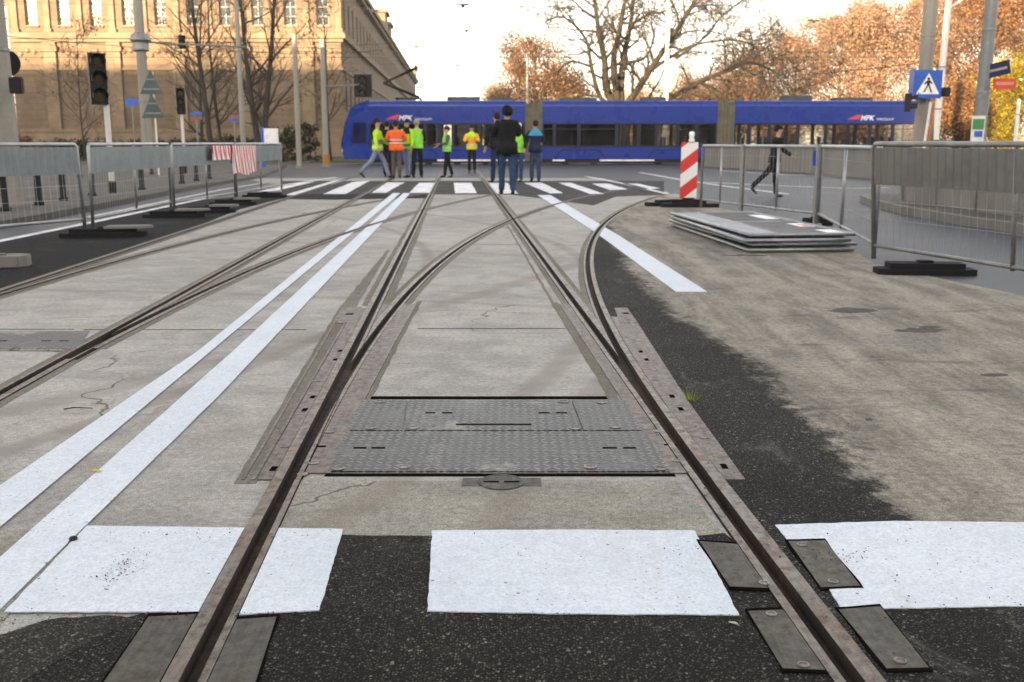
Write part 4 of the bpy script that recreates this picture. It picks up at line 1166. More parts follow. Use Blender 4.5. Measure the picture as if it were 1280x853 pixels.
signal(X_at(1134, 32.5), 32.5, Z_at(140, 32.5), R(70), 2, 'small traffic light seen from its side left of the crossing sign pole', .9)
signal(X_at(1174, 32.8), 32.8, Z_at(121, 32.8), R(-80), 1, 'single lens signal on the right of the crossing sign pole', .9)

# triangular sign backs on their own thin post
tp = empty('triangle_sign_post', (X_at(196, 34), 34, 0), 0, 'thin white post with two dark triangular sign backs one above the other', 'sign')
MB().cyl((0, 0), .035, 0, Z_at(90, 34), 8).build('post', M['pole_white'], tp)
for py in (118, 148):
    z = Z_at(py, 34)
    t_ = MB().prism([(-.42, 0), (.34, 0), (-.04, .78)], -.012, .012, M=Matrix(((1, 0, 0, 0), (0, 0, 1, -.06), (0, 1, 0, z), (0, 0, 0, 1)))).build('sign_panel', M['sign_back'], tp)
    MB().box(-.3, .22, -.08, -.072, z + .14, z + .18).box(-.18, .1, -.08, -.072, z + .45, z + .49).build('rail', M['steel_worn'], t_)
M['rust_red'] = simple('rust_red', (.28, .06, .06), .6)
# small information signs in front of the building
def small_sign(px, py, Y, w, h, mats, label, name='street_sign', post=True):
    o = empty(name, (X_at(px, Y), Y, 0), 0, label, 'sign')
    z = Z_at(py, Y); n = len(mats)
    for i, m_ in enumerate(mats):
        MB().box(-w / 2, w / 2, -.03, -.005, z + h * (i / n - .5), z + h * ((i + 1) / n - .5) - .003).build('sign_panel', M[m_], o)
    if post: MB().cyl((0, .03), .035, 0, z + h / 2, 8).build('post', M['steel_worn'], o)
    return o
small_sign(168, 128, 60, .75, .42, ['sign_blue'], 'small blue sign on a post in front of the shaded stone wall')
small_sign(247, 145, 58, .66, .42, ['rust_red', 'sign_back', 'sign_blue'], 'blue sign with a red strip between the second signal and the bare tree')
small_sign(294, 148, 58, .5, .36, ['sign_blue', 'rust_red'], 'blue and red sign beside the slim pinkish pole')
kb = empty('notice_board', (X_at(340, 40), 40, 0), 0, 'white notice board with a blue edge behind the striped barrier boards', 'notice board')
MB().box(-.30, .25, -.03, .03, 1.12, 1.70).build('board', M['sign_white'], kb); MB().box(-.42, -.303, -.035, .035, .2, 1.75).build('side_panel', M['sign_blue'], kb)
MB().box(.2, .25, .031, .07, 0, 1.2).build('post', M['steel_worn'], kb)

# blue pedestrian crossing sign: white triangle, black walker
ps = empty('crossing_sign', (X_at(1154.5, 32.4), 32.4, Z_at(105.5, 32.4)), 0, 'blue square pedestrian crossing sign with a white triangle and walking figure', 'sign')
MB().box(-.43, .43, -.02, .02, -.43, .43).build('panel', M['sign_blue'], ps)
bevel(ps.children[0], .012)
MB().add([(-.36, -.024, -.30), (.36, -.024, -.30), (0, -.024, .34)], [(0, 1, 2)]).build('white_triangle', M['sign_white'], ps, fix=False)
fg = MB()
Mf = Matrix(((1, 0, 0, 0), (0, 0, 1, -.028), (0, 1, 0, 0), (0, 0, 0, 1)))
fg.prism([(.045 * math.cos(a), .165 + .045 * math.sin(a)) for a in [i * math.pi / 6 for i in range(12)]], -.001, .001, M=Mf)
for poly in ([(-.05, .11), (.05, .12), (.045, -.04), (-.04, -.04)], [(-.04, -.03), (.0, -.05), (-.10, -.25), (-.15, -.25)], [(.0, -.03), (.05, -.03), (.14, -.25), (.09, -.25)], [(-.05, .11), (-.02, .07), (-.11, -.02), (-.14, .01)], [(.05, .11), (.03, .07), (.11, .0), (.14, .03)]):
    fg.prism(poly, -.001, .001, M=Mf)
fg.build('walking_figure', M['sign_black'], ps)
MB().add([(-.3, -.0262, -.29), (-.22, -.0262, -.29), (-.25, -.0262, -.255), (-.3, -.0262, -.255)], [(0, 1, 2, 3)]).build('stripe', M['sign_black'], ps, fix=False)
ps2 = MB().box(-.012, .012, -.42, .42, -.42, .42).build('crossing_sign', M['sign_blue']); ps2.location = (X_at(1134, 32.7), 32.7, Z_at(104, 32.7)); ps2.rotation_euler = (0, 0, R(-11)); props(ps2, 'second blue sign turned edge on behind the crossing sign', 'sign')
# street name plates
n1 = MB().box(-.32, .32, -.012, .012, -.2, .2).build('street_name_plate', simple('plate_navy', (.02, .02, .06), .4)); n1.location = (X_at(1238, 30.8), 30.7, Z_at(87, 30.8)); n1.rotation_euler = (0, R(-12), R(-35)); props(n1, 'tilted dark navy street name plate, upper of the two on the right pole', 'sign')
MB().box(-.24, .24, -.016, -.013, -.04, .03).build('name_strip', M['steel_worn'], n1)
n2 = MB().box(-.33, .33, -.012, .012, -.15, .15).build('street_name_plate', M['sign_red']); n2.location = (X_at(1249, 30.6), 30.6, Z_at(105, 30.6)); props(n2, 'small red street name plate, lower of the two on the right pole', 'sign')
MB().box(-.26, .26, -.016, -.013, -.03, .05).build('name_strip', simple('faded_orange', (.5, .25, .12), .6), n2)
po = MB().box(-.2, .2, -.006, .006, -.42, .42).build('poster', M['paper']); po.location = (X_at(1221, 30.7), 30.7, Z_at(163, 30.7)); props(po, 'white poster with green and blue blocks stuck on the right grey pole', 'poster')
MB().box(-.17, .17, -.009, -.0065, .02, .33).build('green_block', M['green_print'], po); MB().box(-.1, .15, -.009, -.0065, -.2, -.02).build('blue_block', M['sign_blue'], po)
# stickered pipes beside the crossing sign pole
pp = empty('pipe_bundle', (X_at(1160, 32.2), 32.2, 0), 0, 'bundle of white and rusty slanting pipes beside the crossing sign pole', 'pipes')
for i, (a, b_, m_) in enumerate(((1152, 1160, 'pole_white'), (1160, 1164, 'orange'), (1170, 1163, 'pole_dark'), (1156, 1161, 'paper'))):
    if m_ == 'orange': M['orange'] = simple('rusty_pipe', (.45, .16, .06), .7)
    MB().tube([(X_at(a, 32.2) - pp.location.x, .05 * i, .1), (X_at(b_, 32.2) - pp.location.x, .03 * i, Z_at(128, 32.2))], .045, 8).build('pipe', M[m_], pp)
ct = bevel(MB().box(-.25, .25, -.2, .2, 0, 1.25).build('cable_cabinet', M['pole_dark']), .02); ct.location = (X_at(1178, 34), 34, 0); props(ct, 'dark cabinet beside the crossing sign pole behind the fence', 'cabinet')

# overhead wires and hangers
def wire(a, b, sag, label, r=.012, n=12):
    a, b = Vector(a), Vector(b); pts = [a.lerp(b, i / n) - Vector((0, 0, sag * 4 * (i / n) * (1 - i / n))) for i in range(n + 1)]
    o = MB().tube(pts, r, 5).build('overhead_wire', M['wire']); props(o, label, 'wire', 'overhead wires'); return o
wire((-60, 55.6, 5.9), (70, 55.6, 5.9), .0, 'contact wire running above the blue tram roof', .014)
wire((X_at(184, 38), 38, Z_at(52, 38)), (X_at(480, 55.6), 55.6, 6.0), .3, 'span wire from the concrete pole towards the pantograph')
wire((X_at(840, 70), 70, Z_at(92, 70)), (X_at(1150, 33), 33, Z_at(78, 33)), .35, 'span wire from the plane tree to the crossing sign pole')
wire((X_at(300, 52), 52, Z_at(57, 52)), (X_at(440, 55), 55, Z_at(60, 55)), .05, 'span wire from the slim pinkish pole to the corner of the stone building')
wire((X_at(180, 38), 38, Z_at(60, 38)), (-45, 42, 8.5), .3, 'span wire from the collared concrete pole to the left')
wire((-40, 44, 7.6), (30, 36, 7.9), .5, 'high span wire crossing above the far zebra')
wire((X_at(407, 49), 49, 5.6), (X_at(831, 61.5), 61.5, 9.5), .6, 'span wire from the post with the orange base to the pale lamp pole')
wire((X_at(831, 61.5), 61.5, 8.4), (X_at(1222, 31), 31, 7.0), .5, 'span wire from the pale lamp pole to the grey pole at the right')
wire((-60, 59.1, 5.9), (70, 59.1, 5.9), .0, 'second contact wire behind the blue tram', .014)
for px, py, Y in ((470, 13, 45), (580, 6, 40), (584, 38, 52), (522, 58, 60), (573, 82, 70), (1009, 26, 48)):
    x, z = X_at(px, Y), Z_at(py, Y)
    o = empty('wire_hanger', (x, Y, z), 0, {470: 'dark insulator bar on a wire above the stone building corner', 580: 'dark insulator high in the white sky near the top edge', 584: 'small dark insulator in the sky right of the pantograph', 522: 'small insulator beside the far end of the stone building', 573: 'tiny slanting insulator above the pantograph', 1009: 'tiny insulator in the sky above the right end of the tram'}[px], 'insulator')
    MB().tube([(-.25, 0, .03), (.25, 0, -.02)], .035, 6).build('rod', M['wire'], o); MB().lathe((0, 0, -.12), [(.02, 0), (.07, .03), (.07, .08), (.02, .12)], 8).build('insulator', M['wire'], o)
    w = MB().tube([(-22, 0, .6), (-8, 0, .12), (0, 0, .03), (8, 0, .15), (26, 0, .9)], .006, 4).build('wire', M['wire'], o)
# ============================================================ trees
def bark(name, a, b):
    t = NT(name)
    n = t.noise(2.2, 6, .7, co=t.map(scale=(3, 3, .6))); n2 = t.noise(14, 5, .7, co=t.map(scale=(2, 2, .5)))
    c = t.mix(t.ramp(n, .4, .62), a, b)
    return t.set(c, .9, 0, t.bump(n2, .7, .02))
M['bark_plane'] = bark('bark_plane', (.016, .012, .008), (.034, .028, .016))
M['bark_dark'] = bark('bark_dark', (.022, .016, .012), (.05, .035, .024))
def leaf_mat(name, cols, trans=.35):
    m = bpy.data.materials.new(name); m.use_nodes = True; nt = m.node_tree; nt.nodes.clear()
    o = nt.nodes.new('ShaderNodeOutputMaterial'); g_ = nt.nodes.new('ShaderNodeNewGeometry'); tc = nt.nodes.new('ShaderNodeTexCoord')
    nz = nt.nodes.new('ShaderNodeTexNoise'); nz.inputs['Scale'].default_value = .6; nt.links.new(tc.outputs['Object'], nz.inputs[0])
    ad = nt.nodes.new('ShaderNodeMath'); ad.operation = 'ADD'; mu = nt.nodes.new('ShaderNodeMath'); mu.operation = 'MULTIPLY'
    nt.links.new(g_.outputs['Random Per Island'], mu.inputs[0]); mu.inputs[1].default_value = .38; nt.links.new(mu.outputs[0], ad.inputs[0]); nt.links.new(nz.outputs[0], ad.inputs[1])
    sb_ = nt.nodes.new('ShaderNodeMath'); sb_.operation = 'SUBTRACT'; nt.links.new(ad.outputs[0], sb_.inputs[0]); sb_.inputs[1].default_value = .3
    rp = nt.nodes.new('ShaderNodeValToRGB'); el = rp.color_ramp.elements
    el[0].position = .1; el[0].color = (*cols[0], 1); el[1].position = .9; el[1].color = (*cols[-1], 1)
    for i, c in enumerate(cols[1:-1]): e = el.new(.1 + .8 * (i + 1) / (len(cols) - 1)); e.color = (*c, 1)
    nt.links.new(sb_.outputs[0], rp.inputs[0])
    d = nt.nodes.new('ShaderNodeBsdfDiffuse'); t_ = nt.nodes.new('ShaderNodeBsdfTranslucent'); mx = nt.nodes.new('ShaderNodeMixShader'); mx.inputs[0].default_value = trans
    nt.links.new(rp.outputs[0], d.inputs[0]); nt.links.new(rp.outputs[0], t_.inputs[0]); nt.links.new(d.outputs[0], mx.inputs[1]); nt.links.new(t_.outputs[0], mx.inputs[2]); nt.links.new(mx.outputs[0], o.inputs[0])
    return m
M['leaf_orange'] = leaf_mat('leaf_orange', [(.07, .03, .015), (.22, .11, .05), (.34, .19, .09), (.44, .29, .16)])
M['leaf_peach'] = leaf_mat('leaf_peach', [(.16, .09, .055), (.32, .20, .125), (.44, .30, .19), (.52, .40, .28)])
M['leaf_yellow'] = leaf_mat('leaf_yellow', [(.10, .09, .01), (.26, .20, .02), (.40, .31, .03), (.48, .38, .06)])
M['leaf_green'] = leaf_mat('leaf_green', [(.015, .02, .008), (.035, .05, .015), (.06, .07, .02)])

def smooth_path(pts, n=4):
    pts = [Vector(p) for p in pts]; out = []
    for i in range(len(pts) - 1):
        p0 = pts[max(i - 1, 0)]; p1 = pts[i]; p2_ = pts[i + 1]; p3_ = pts[min(i + 2, len(pts) - 1)]
        for k in range(n):
            t = k / n
            out.append(.5 * ((2 * p1) + (p2_ - p0) * t + (2 * p0 - 5 * p1 + 4 * p2_ - p3_) * t * t + (-p0 + 3 * p1 - 3 * p2_ + p3_) * t ** 3))
    out.append(pts[-1]); return out

def grow(mb, rng, start, d, length, r, depth, tips, wob=.22, up=.12, kids=(4, 6), minr=.006, spread=(28, 62)):
    n = max(3, int(length / .45)); n = min(n, 9)
    p = Vector(start); d = Vector(d).normalized(); pts = [p.copy()]; rs = [r]; dirs = [d.copy()]
    for i in range(n):
        d = (d + Vector((rng.gauss(0, wob), rng.gauss(0, wob), rng.gauss(0, wob) + up)) * (length / n) ** .5 * .6).normalized()
        p = p + d * (length / n); pts.append(p.copy()); rs.append(max(minr, r * (1 - .72 * (i + 1) / n))); dirs.append(d.copy())
    mb.tube(pts, rs, 6 if depth > 1 else (4 if depth == 1 else 3), cap=False)
    tips.append(pts[-1]); tips.append(pts[len(pts) // 2])
    if depth <= 0: return
    for k in range(rng.randint(*kids)):
        i = rng.randint(max(1, n // 4), n)
        ax = dirs[i].cross(Vector((rng.gauss(0, 1), rng.gauss(0, 1), rng.gauss(0, 1)))).normalized()
        nd_ = Quaternion(ax, R(rng.uniform(*spread))) @ dirs[i]
        grow(mb, rng, pts[i], nd_, length * rng.uniform(.45, .7), rs[i] * rng.uniform(.5, .72), depth - 1, tips, wob, up, kids, minr, spread)

def leaves(mb_name, parent, mat, pts, n, size, rng, spread=.5, flat=1.0):
    """many leaf sized faces scattered round the given points"""
    P_ = np.array([tuple(p) for p in pts]); r = np.random.RandomState(rng.randint(0, 10 ** 6))
    c = P_[r.randint(0, len(P_), n)] + r.normal(0, spread, (n, 3)) * (1, 1, flat)
    c[:, 2] = np.maximum(c[:, 2], .08)
    a = r.normal(size=(n, 3)); a /= np.linalg.norm(a, axis=1)[:, None]
    b = r.normal(size=(n, 3)); b -= a * (a * b).sum(1)[:, None]; b /= np.linalg.norm(b, axis=1)[:, None]
    s = (size * r.uniform(.5, 1.3, n))[:, None]
    v = np.stack([c - a * s, c + b * s * .55, c + a * s, c - b * s * .55], 1).reshape(-1, 3)
    f = np.arange(4 * n).reshape(n, 4)
    me = bpy.data.meshes.new(mb_name); me.from_pydata(v.tolist(), [], f.tolist()); me.update()
    return link(mb_name, me, mat, parent)

# big plane tree: limbs follow the photograph
TYc = 63.5
pt = empty('plane_tree', (X_at(775, TYc), TYc, 0), 0, 'big bare plane tree with spreading olive limbs rising behind the middle of the tram', 'tree')
rng = random.Random(5); mb = MB(); tips = []
def lp3(px, py, dy=0): return Vector((X_at(px, TYc) - pt.location.x, dy, Z_at(py, TYc)))
trunk = MB().tube([(0, 0, 0), (.05, 0, .6), (0, 0, 1.6), (.1, 0, 2.6), (.1, 0, 3.3)], [.85, .68, .58, .62, .5], 14).build('trunk', M['bark_plane'], pt, True)
lim = [([(770, 135, 0), (757, 110, .3), (755, 75, .5), (748, 40, .8), (741, -10, 1.0), (735, -60, 1.2)], .26),
       ([(772, 132, 0), (764, 80, -.5), (769, 45, -.9), (775, 0, -1.2), (778, -60, -1.5)], .24),
       ([(775, 132, 0), (775, 105, .2), (780, 62, .4), (788, 20, .9), (793, -50, 1.4)], .27),
       ([(780, 134, 0), (795, 112, -.4), (806, 92, -.8), (826, 60, -1.3), (846, 25, -1.8), (864, -10, -2.2), (880, -60, -2.4)], .23),
       ([(785, 136, 0), (815, 128, .4), (842, 120, 1.0), (877, 101, 1.5), (912, 86, 2.0), (936, 75, 2.2), (960, 78, 2.6), (985, 90, 2.8)], .20),
       ([(770, 136, 0), (748, 122, -.6), (736, 85, -1.2), (728, 52, -1.6), (702, 27, -2.0), (680, 32, -2.2)], .16),
       ([(806, 92, -.8), (840, 68, -1.5), (862, 59, -2.0), (900, 55, -2.4), (925, 62, -2.8)], .11),
       ([(838, 75, -1.4), (870, 50, -2.2), (885, 28, -2.6), (920, 0, -3.0), (950, -20, -3.3)], .08),
       ([(827, 60, -1.3), (850, 42, -.8), (890, 42, -.4), (930, 60, .2)], .07),
       ([(770, 80, -.5), (800, 75, -.9), (810, 50, -1.4), (806, 30, -1.6), (820, 20, -1.9)], .10),
       ([(742, 20, .9), (725, 5, 1.6), (705, -20, 2.0)], .10),
       ([(790, 28, .9), (812, 14, 1.5), (835, 8, 2.0), (860, -15, 2.4)], .09),
       ([(735, 85, -1.2), (710, 80, -1.8), (690, 95, -2.3), (665, 100, -2.4)], .08),
       ([(877, 101, 1.5), (905, 112, 2.2), (915, 128, 2.6)], .07), ([(936, 75, 2.2), (948, 55, 2.4), (975, 45, 2.8)], .06)]
for pts, r in lim:
    path = smooth_path([lp3(*p) for p in pts], 3); n = len(path)
    rs = [r * (1 - .68 * i / (n - 1)) for i in range(n)]
    m2 = MB().tube(path, rs, 8)
    for i in range(2, n):
        for rep in range(2 if i > n * .35 else 1):
            if rng.random() < .8:
                d = (path[i] - path[i - 1]).normalized(); ax = d.cross(Vector((rng.gauss(0, 1), rng.gauss(0, 1), rng.gauss(0, 1)))).normalized()
                grow(m2, rng, path[i], Quaternion(ax, R(rng.uniform(30, 75))) @ d, rng.uniform(1.2, 3.0), rs[i] * .5, 3 if rng.random() < .5 else 2, tips, kids=(3, 5), minr=.011, up=.05, wob=.3)
    m2.build('limb', M['bark_plane'], pt, True, fix=False)
leaves('crown', pt, M['leaf_orange'], tips, 2600, .09, rng, .12)

# young bare trees in front of the stone building
def bare_tree(px, Y, h, r, seed, label, stems=1, fork=.22, mat='bark_dark', group='bare trees before the stone building', foliage=0, leafm='leaf_orange', lsize=.1):
    rng = random.Random(seed)
    o = empty('bare_tree', (X_at(px, Y), Y, 0), 0, label, 'tree', group)
    tips = []
    tr_ = MB(); br_ = MB()
    for s_ in range(stems):
        lean = rng.uniform(-.06, .06) + (s_ - (stems - 1) / 2) * fork
        pts = []; rs = []; n = 9
        for i in range(n + 1):
            f = i / n
            pts.append(Vector((lean * h * f ** .8 + .10 * math.sin(f * 5 + seed + s_), .12 * math.sin(f * 4 + seed * 2), h * f))); rs.append(r * (1 - .8 * f))
        tr_.tube(pts, rs, 8)
        for i in range(2, n + 1):
            for k in range(rng.randint(2, 3)):
                a = rng.uniform(0, 6.28); d = Vector((math.cos(a), math.sin(a) * .9, rng.uniform(.5, 1.3)))
                p = pts[i].lerp(pts[i - 1], rng.random())
                grow(br_, rng, p, d, rng.uniform(.22, .34) * h * (1.1 - .5 * i / n), rs[i] * .5 + .008, 2, tips, up=.16, kids=(3, 5), minr=.010)
    tr_.build('trunk', M[mat], o, True, fix=False); br_.build('branches', M[mat], o, True, fix=False)
    if foliage: leaves('crown', o, M[leafm], tips, foliage, lsize, rng, .15)
    return o
bare_tree(262, 62, 13, .20, 1, 'tall dark bare tree right of the second signal, tallest trunk of the row')
bare_tree(250, 66, 11, .13, 2, 'thinner bare tree just left of the tallest dark trunk')
bare_tree(276, 64, 11, .11, 8, 'thin leaning bare tree just right of the tallest dark trunk')
bare_tree(327, 60, 12, .22, 3, 'thick dark forked bare tree behind the notice board', stems=2, fork=.12)
bare_tree(414, 64, 9.5, .10, 4, 'slender bare tree at the corner of the stone building, with a few brown leaves', foliage=500)
bare_tree(105, 70, 9, .07, 9, 'slender bare tree with reddish twigs before the left part of the facade', foliage=300)

# autumn trees beyond the tram
def crown_tree(px, Y, h, w, seed, label, mat, n=9000, name='autumn_tree', trunk_r=.22, low=.12, size=.10, group='autumn trees beyond the tram', twigs=True):
    rng = random.Random(seed)
    o = empty(name, (X_at(px, Y), Y, 0), 0, label, 'tree' if h > 4.5 else 'bush', group)
    tips = []; tr_ = MB(); br_ = MB()
    tr_.tube([(0, 0, 0), (.1, 0, h * .25), (0, .1, h * .5), (.1, 0, h * .8)], [trunk_r, trunk_r * .8, trunk_r * .55, trunk_r * .2], 8)
    for i in range(26):
        z = h * (low + (.9 - low) * rng.random() ** .9)
        a = rng.uniform(0, 6.28); prof = math.sin(math.pi * min(1, max(0.08, (z / h - low * .5) / (1.05 - low * .5))) ** .75)
        ln = w * .5 * prof * rng.uniform(.55, 1.05)
        grow(br_, rng, (rng.uniform(-.1, .1), 0, z * .8), (math.cos(a), math.sin(a), rng.uniform(.35, 1.0)), max(ln, .6), trunk_r * .28 + .02, 2, tips, up=.10, kids=(4, 6), minr=.014, wob=.3)
    tr_.build('trunk', M['bark_dark'], o, True, fix=False); br_.build('branches', M['bark_dark' if not twigs else 'bark_plane'], o, True, fix=False)
    leaves('crown', o, M[mat], tips, int(n * 2.6), size * .8, rng, .40)
    return o
AT = [(668, 78, 10.0, 8.0, 'leaf_orange', 9000, 'rusty orange autumn tree left of the plane tree'),
      (625, 92, 7.0, 5.5, 'leaf_peach', 6000, 'low pale autumn tree beside the open white sky'),
      (705, 84, 7.2, 5.5, 'leaf_orange', 7000, 'orange tree directly behind the left limbs of the plane tree'),
      (800, 98, 6.6, 8, 'leaf_peach', 8000, 'low peach coloured tree behind the plane tree trunk'),
      (868, 95, 7.2, 8, 'leaf_peach', 8000, 'low peach tree behind the sloping limb of the plane tree'),
      (935, 90, 9.6, 8.5, 'leaf_peach', 11000, 'pale orange tree where the long row of autumn trees begins'),
      (990, 84, 11.2, 8.5, 'leaf_peach', 12000, 'round pale autumn tree above the third tram section'),
      (1045, 80, 12.4, 9, 'leaf_peach', 13000, 'broad pale autumn tree left of the crossing sign'),
      (1100, 78, 13.8, 9, 'leaf_peach', 13000, 'tall pale autumn tree just left of the thick concrete pole'),
      (1165, 80, 14.5, 9.5, 'leaf_peach', 16000, 'tallest autumn tree behind the crossing sign pole'),
      (1225, 76, 15.0, 9.5, 'leaf_orange', 16000, 'tall orange tree behind the pole with the street name plates'),
      (1290, 74, 15.0, 9.5, 'leaf_orange', 14000, 'tall orange tree at the right edge of the photo'),
      (1195, 66, 5.5, 4.5, 'leaf_orange', 6000, 'low orange tree between the two right poles')]
for i, (px, Y, h, w, mt, n, lab) in enumerate(AT):
    crown_tree(px, Y, h, w, 40 + i, lab, mt, n, low=.08 if h < 9 else .10)
crown_tree(1268, 70, 7.2, 6.0, 77, 'bright yellow bush at the right edge above the concrete parapet', 'leaf_yellow', 12000, name='yellow_bush', low=.02, size=.09, trunk_r=.08)
def hedge(px0, px1, Y, h, seed, label, mat='leaf_green'):
    rng = random.Random(seed); x0, x1 = X_at(px0, Y), X_at(px1, Y); cx = (x0 + x1) / 2
    o = empty('hedge', (cx, Y, 0), 0, label, 'hedge', 'hedges left of the tram')
    st = MB(); pts = []
    for i in range(int((x1 - x0) / .5)):
        x = x0 + .25 + i * .5 - cx; hh = h * rng.uniform(.8, 1.1); st.tube([(x, 0, 0), (x + rng.uniform(-.2, .2), .1, hh * .8)], .02, 5, cap=False)
        for k in range(14): pts.append((x + rng.uniform(-.4, .4), rng.uniform(-.6, .6), rng.uniform(.1, hh)))
    st.build('stems', M['bark_dark'], o, fix=False)
    leaves('foliage', o, M[mat], pts, int((x1 - x0) * 900), .09, rng, .13)
hedge(338, 372, 62, 2.3, 1, 'dark green hedge between the notice board and the short pale post')
hedge(372, 402, 63, 2.0, 2, 'dark green hedge between the short pale post and the post with the orange base')
hedge(60, 225, 72, 1.3, 3, 'long low dark hedge along the foot of the stone building')
hedge(225, 335, 74, 1.5, 4, 'dark hedge at the foot of the building behind the bare trees')
hedge(-20, 55, 60, 1.7, 5, 'orange leaved hedge at the left edge of the photo', 'leaf_orange')
for i, (px, Y, h, w) in enumerate(((700, 72, 3.2, 5), (760, 74, 2.8, 5), (830, 70, 3.4, 5.5), (905, 70, 3.6, 6), (975, 68, 3.4, 6), (1050, 67, 3.8, 6), (1120, 68, 3.6, 6))):
    crown_tree(px, Y, h, w, 90 + i, ['low orange shrub seen through the windows of the middle tram section', 'low shrub left of the middle of the tram', 'low peach shrub behind the end of the middle tram section', 'orange shrub behind the second tram gangway', 'orange shrub behind the start of the third tram section', 'orange shrub behind the lettering of the third tram section', 'orange shrub behind the far right end of the tram'][i], 'leaf_orange' if i % 2 else 'leaf_peach', 2600, name='autumn_shrub', low=.03, size=.10, trunk_r=.06, group='low shrubs beyond the tram')
M['litter'] = leaf_mat('litter', [(.10, .05, .02), (.30, .16, .05), (.40, .30, .06)])

# ============================================================ barriers
def fence_panel(p0, p1, label, h=1.12, board=True, tilt=0.0, mids=1, group='barrier panels', z0=.06, dark=False, bars=.10):
    a, b = Vector((*p0, 0)), Vector((*p1, 0)); d = b - a; Ln = d.length
    o = empty('barrier', tuple(a), math.atan2(d.y, d.x), label, 'barrier', group)
    if tilt: o.rotation_euler = (R(tilt), 0, math.atan2(d.y, d.x))
    f = MB(); r = .023
    f.tube([(0, 0, z0), (0, 0, h - .03), (.03, 0, h), (Ln - .03, 0, h), (Ln, 0, h - .03), (Ln, 0, z0)], r, 8)
    f.tube([(0, 0, z0 + .13), (Ln, 0, z0 + .13)], r * .8, 8)
    f.build('frame', M['steel_worn' if dark else 'steel_galv'], o, True)
    for i in range(mids):
        x = Ln * (i + 1) / (mids + 1)
        MB().tube([(x, 0, z0 + .10), (x, 0, h)], r * .8, 8).build('upright', M['steel_worn' if dark else 'steel_galv'], o, True)
    g_ = MB(); x = bars
    while x < Ln - .02:
        g_.tube([(x, 0, z0 + .13), (x, 0, h - .36 if board else h)], .0019, 4, cap=False); x += bars
    for z in ((.45, .62) if board else (.4, .7, .95)): g_.tube([(0, 0, z), (Ln, 0, z)], .0025, 4, cap=False)
    g_.build('wire_mesh', M['steel_galv'], o, fix=False)
    if board:
        # ribbed sheet steel board along the top
        bb = MB(); n = int(Ln / .05); vs = []
        for i in range(n + 1):
            x = .025 + (Ln - .05) * i / n; y = -.014 - (.02 if i % 2 else 0)
            vs += [(x, y, h - .37), (x, y, h - .035)]
        bb.add(vs, [(2 * i, 2 * i + 2, 2 * i + 3, 2 * i + 1) for i in range(n)])
        vs2 = [(v[0], v[1] + .004, v[2]) for v in vs]; bb.add(vs2, [(2 * i, 2 * i + 1, 2 * i + 3, 2 * i + 2) for i in range(n)])
        bb.build('ribbed_board', M['board_dark' if dark else 'board'], o, fix=False)
    return o
M['board'] = simple('board', (.17, .195, .215), .45, .45, .25, 2.5, .1, 40)
M['board_dark'] = simple('board_dark', (.15, .15, .145), .5, .4, .3, 2.5, .1, 40)
def foot(x, y, rz, label, s=1.0, light=False):
    o = empty('rubber_block', (x, y, 0), rz, label, 'barrier foot', 'rubber barrier feet')
    b = MB().prism([(-.42 * s, -.10), (-.30 * s, -.14), (.30 * s, -.14), (.42 * s, -.10), (.42 * s, .10), (.30 * s, .14), (-.30 * s, .14), (-.42 * s, .10)], .003, .055)
    b.prism([(-.32 * s, -.10), (.32 * s, -.10), (.32 * s, .10), (-.32 * s, .10)], .0552, .105).box(-.06, .06, -.05, .05, .1052, .125)
    ob = b.build('block', M['rubber'], o)
    if light: MB().prism([(.02 * s, -.13), (.36 * s, -.15), (.50 * s, -.05), (.46 * s, .12), (.05 * s, .13)], .1055, .135).build('pale_cover', M['wall_conc'], o)
    return o
PF = [((-7.35, 8.9), (-5.46, 12.95)), ((-5.42, 13.1), (-5.62, 16.75)), ((-5.6, 16.85), (-5.42, 19.95)), ((-5.42, 20.05), (-5.42, 24.0))]
labs = ['nearest left barrier panel, cut by the left edge of the photo', 'second left barrier panel, behind the large traffic light post', 'third left barrier panel, left of the striped boards', 'farthest left barrier panel, carrying two red and white striped boards']
for (a, b), l_, md in zip(PF, labs, (1, 1, 1, 1)): fence_panel(a, b, l_, mids=md, tilt=-2.0 if l_[0] == 'n' else 1.0, h=1.13)
FT = [((130, 296), .2, 1.2, True, 'rubber foot with a pale top under the nearest joint of the left barriers'), ((218, 272), .2, 1.1, True, 'rubber foot under the second joint of the left barriers'),
      ((262, 266), .1, 1.0, True, 'low rubber foot between the second and third joint of the left barriers'), ((292, 256.5), .1, 1.0, True, 'rubber foot below the striped boards'), ((331, 247), .1, 1.1, False, 'farthest rubber foot of the left barriers'),
      ((1155, 343), -.1, 1.0, False, 'black rubber foot under the near right barrier'), ((1020, 282), .3, .5, False, 'small foot at the joint of the right barriers')]
for (p, rz, s_, lt, l_) in FT: w = at(*p); foot(w.x, w.y, rz, l_, s_, lt)
w = at(-22, 334)
cb = empty('concrete_block', (w.x, w.y, 0), .15, 'pale concrete barrier foot at the left edge on the black asphalt', 'barrier foot')
bevel(MB().prism([(-.4, -.14), (.36, -.14), (.42, -.06), (.42, .08), (.3, .15), (-.4, .15)], .003, .11).box(.05, .22, -.05, .05, .1101, .125).build('block', M['wall_conc'], cb), .012)
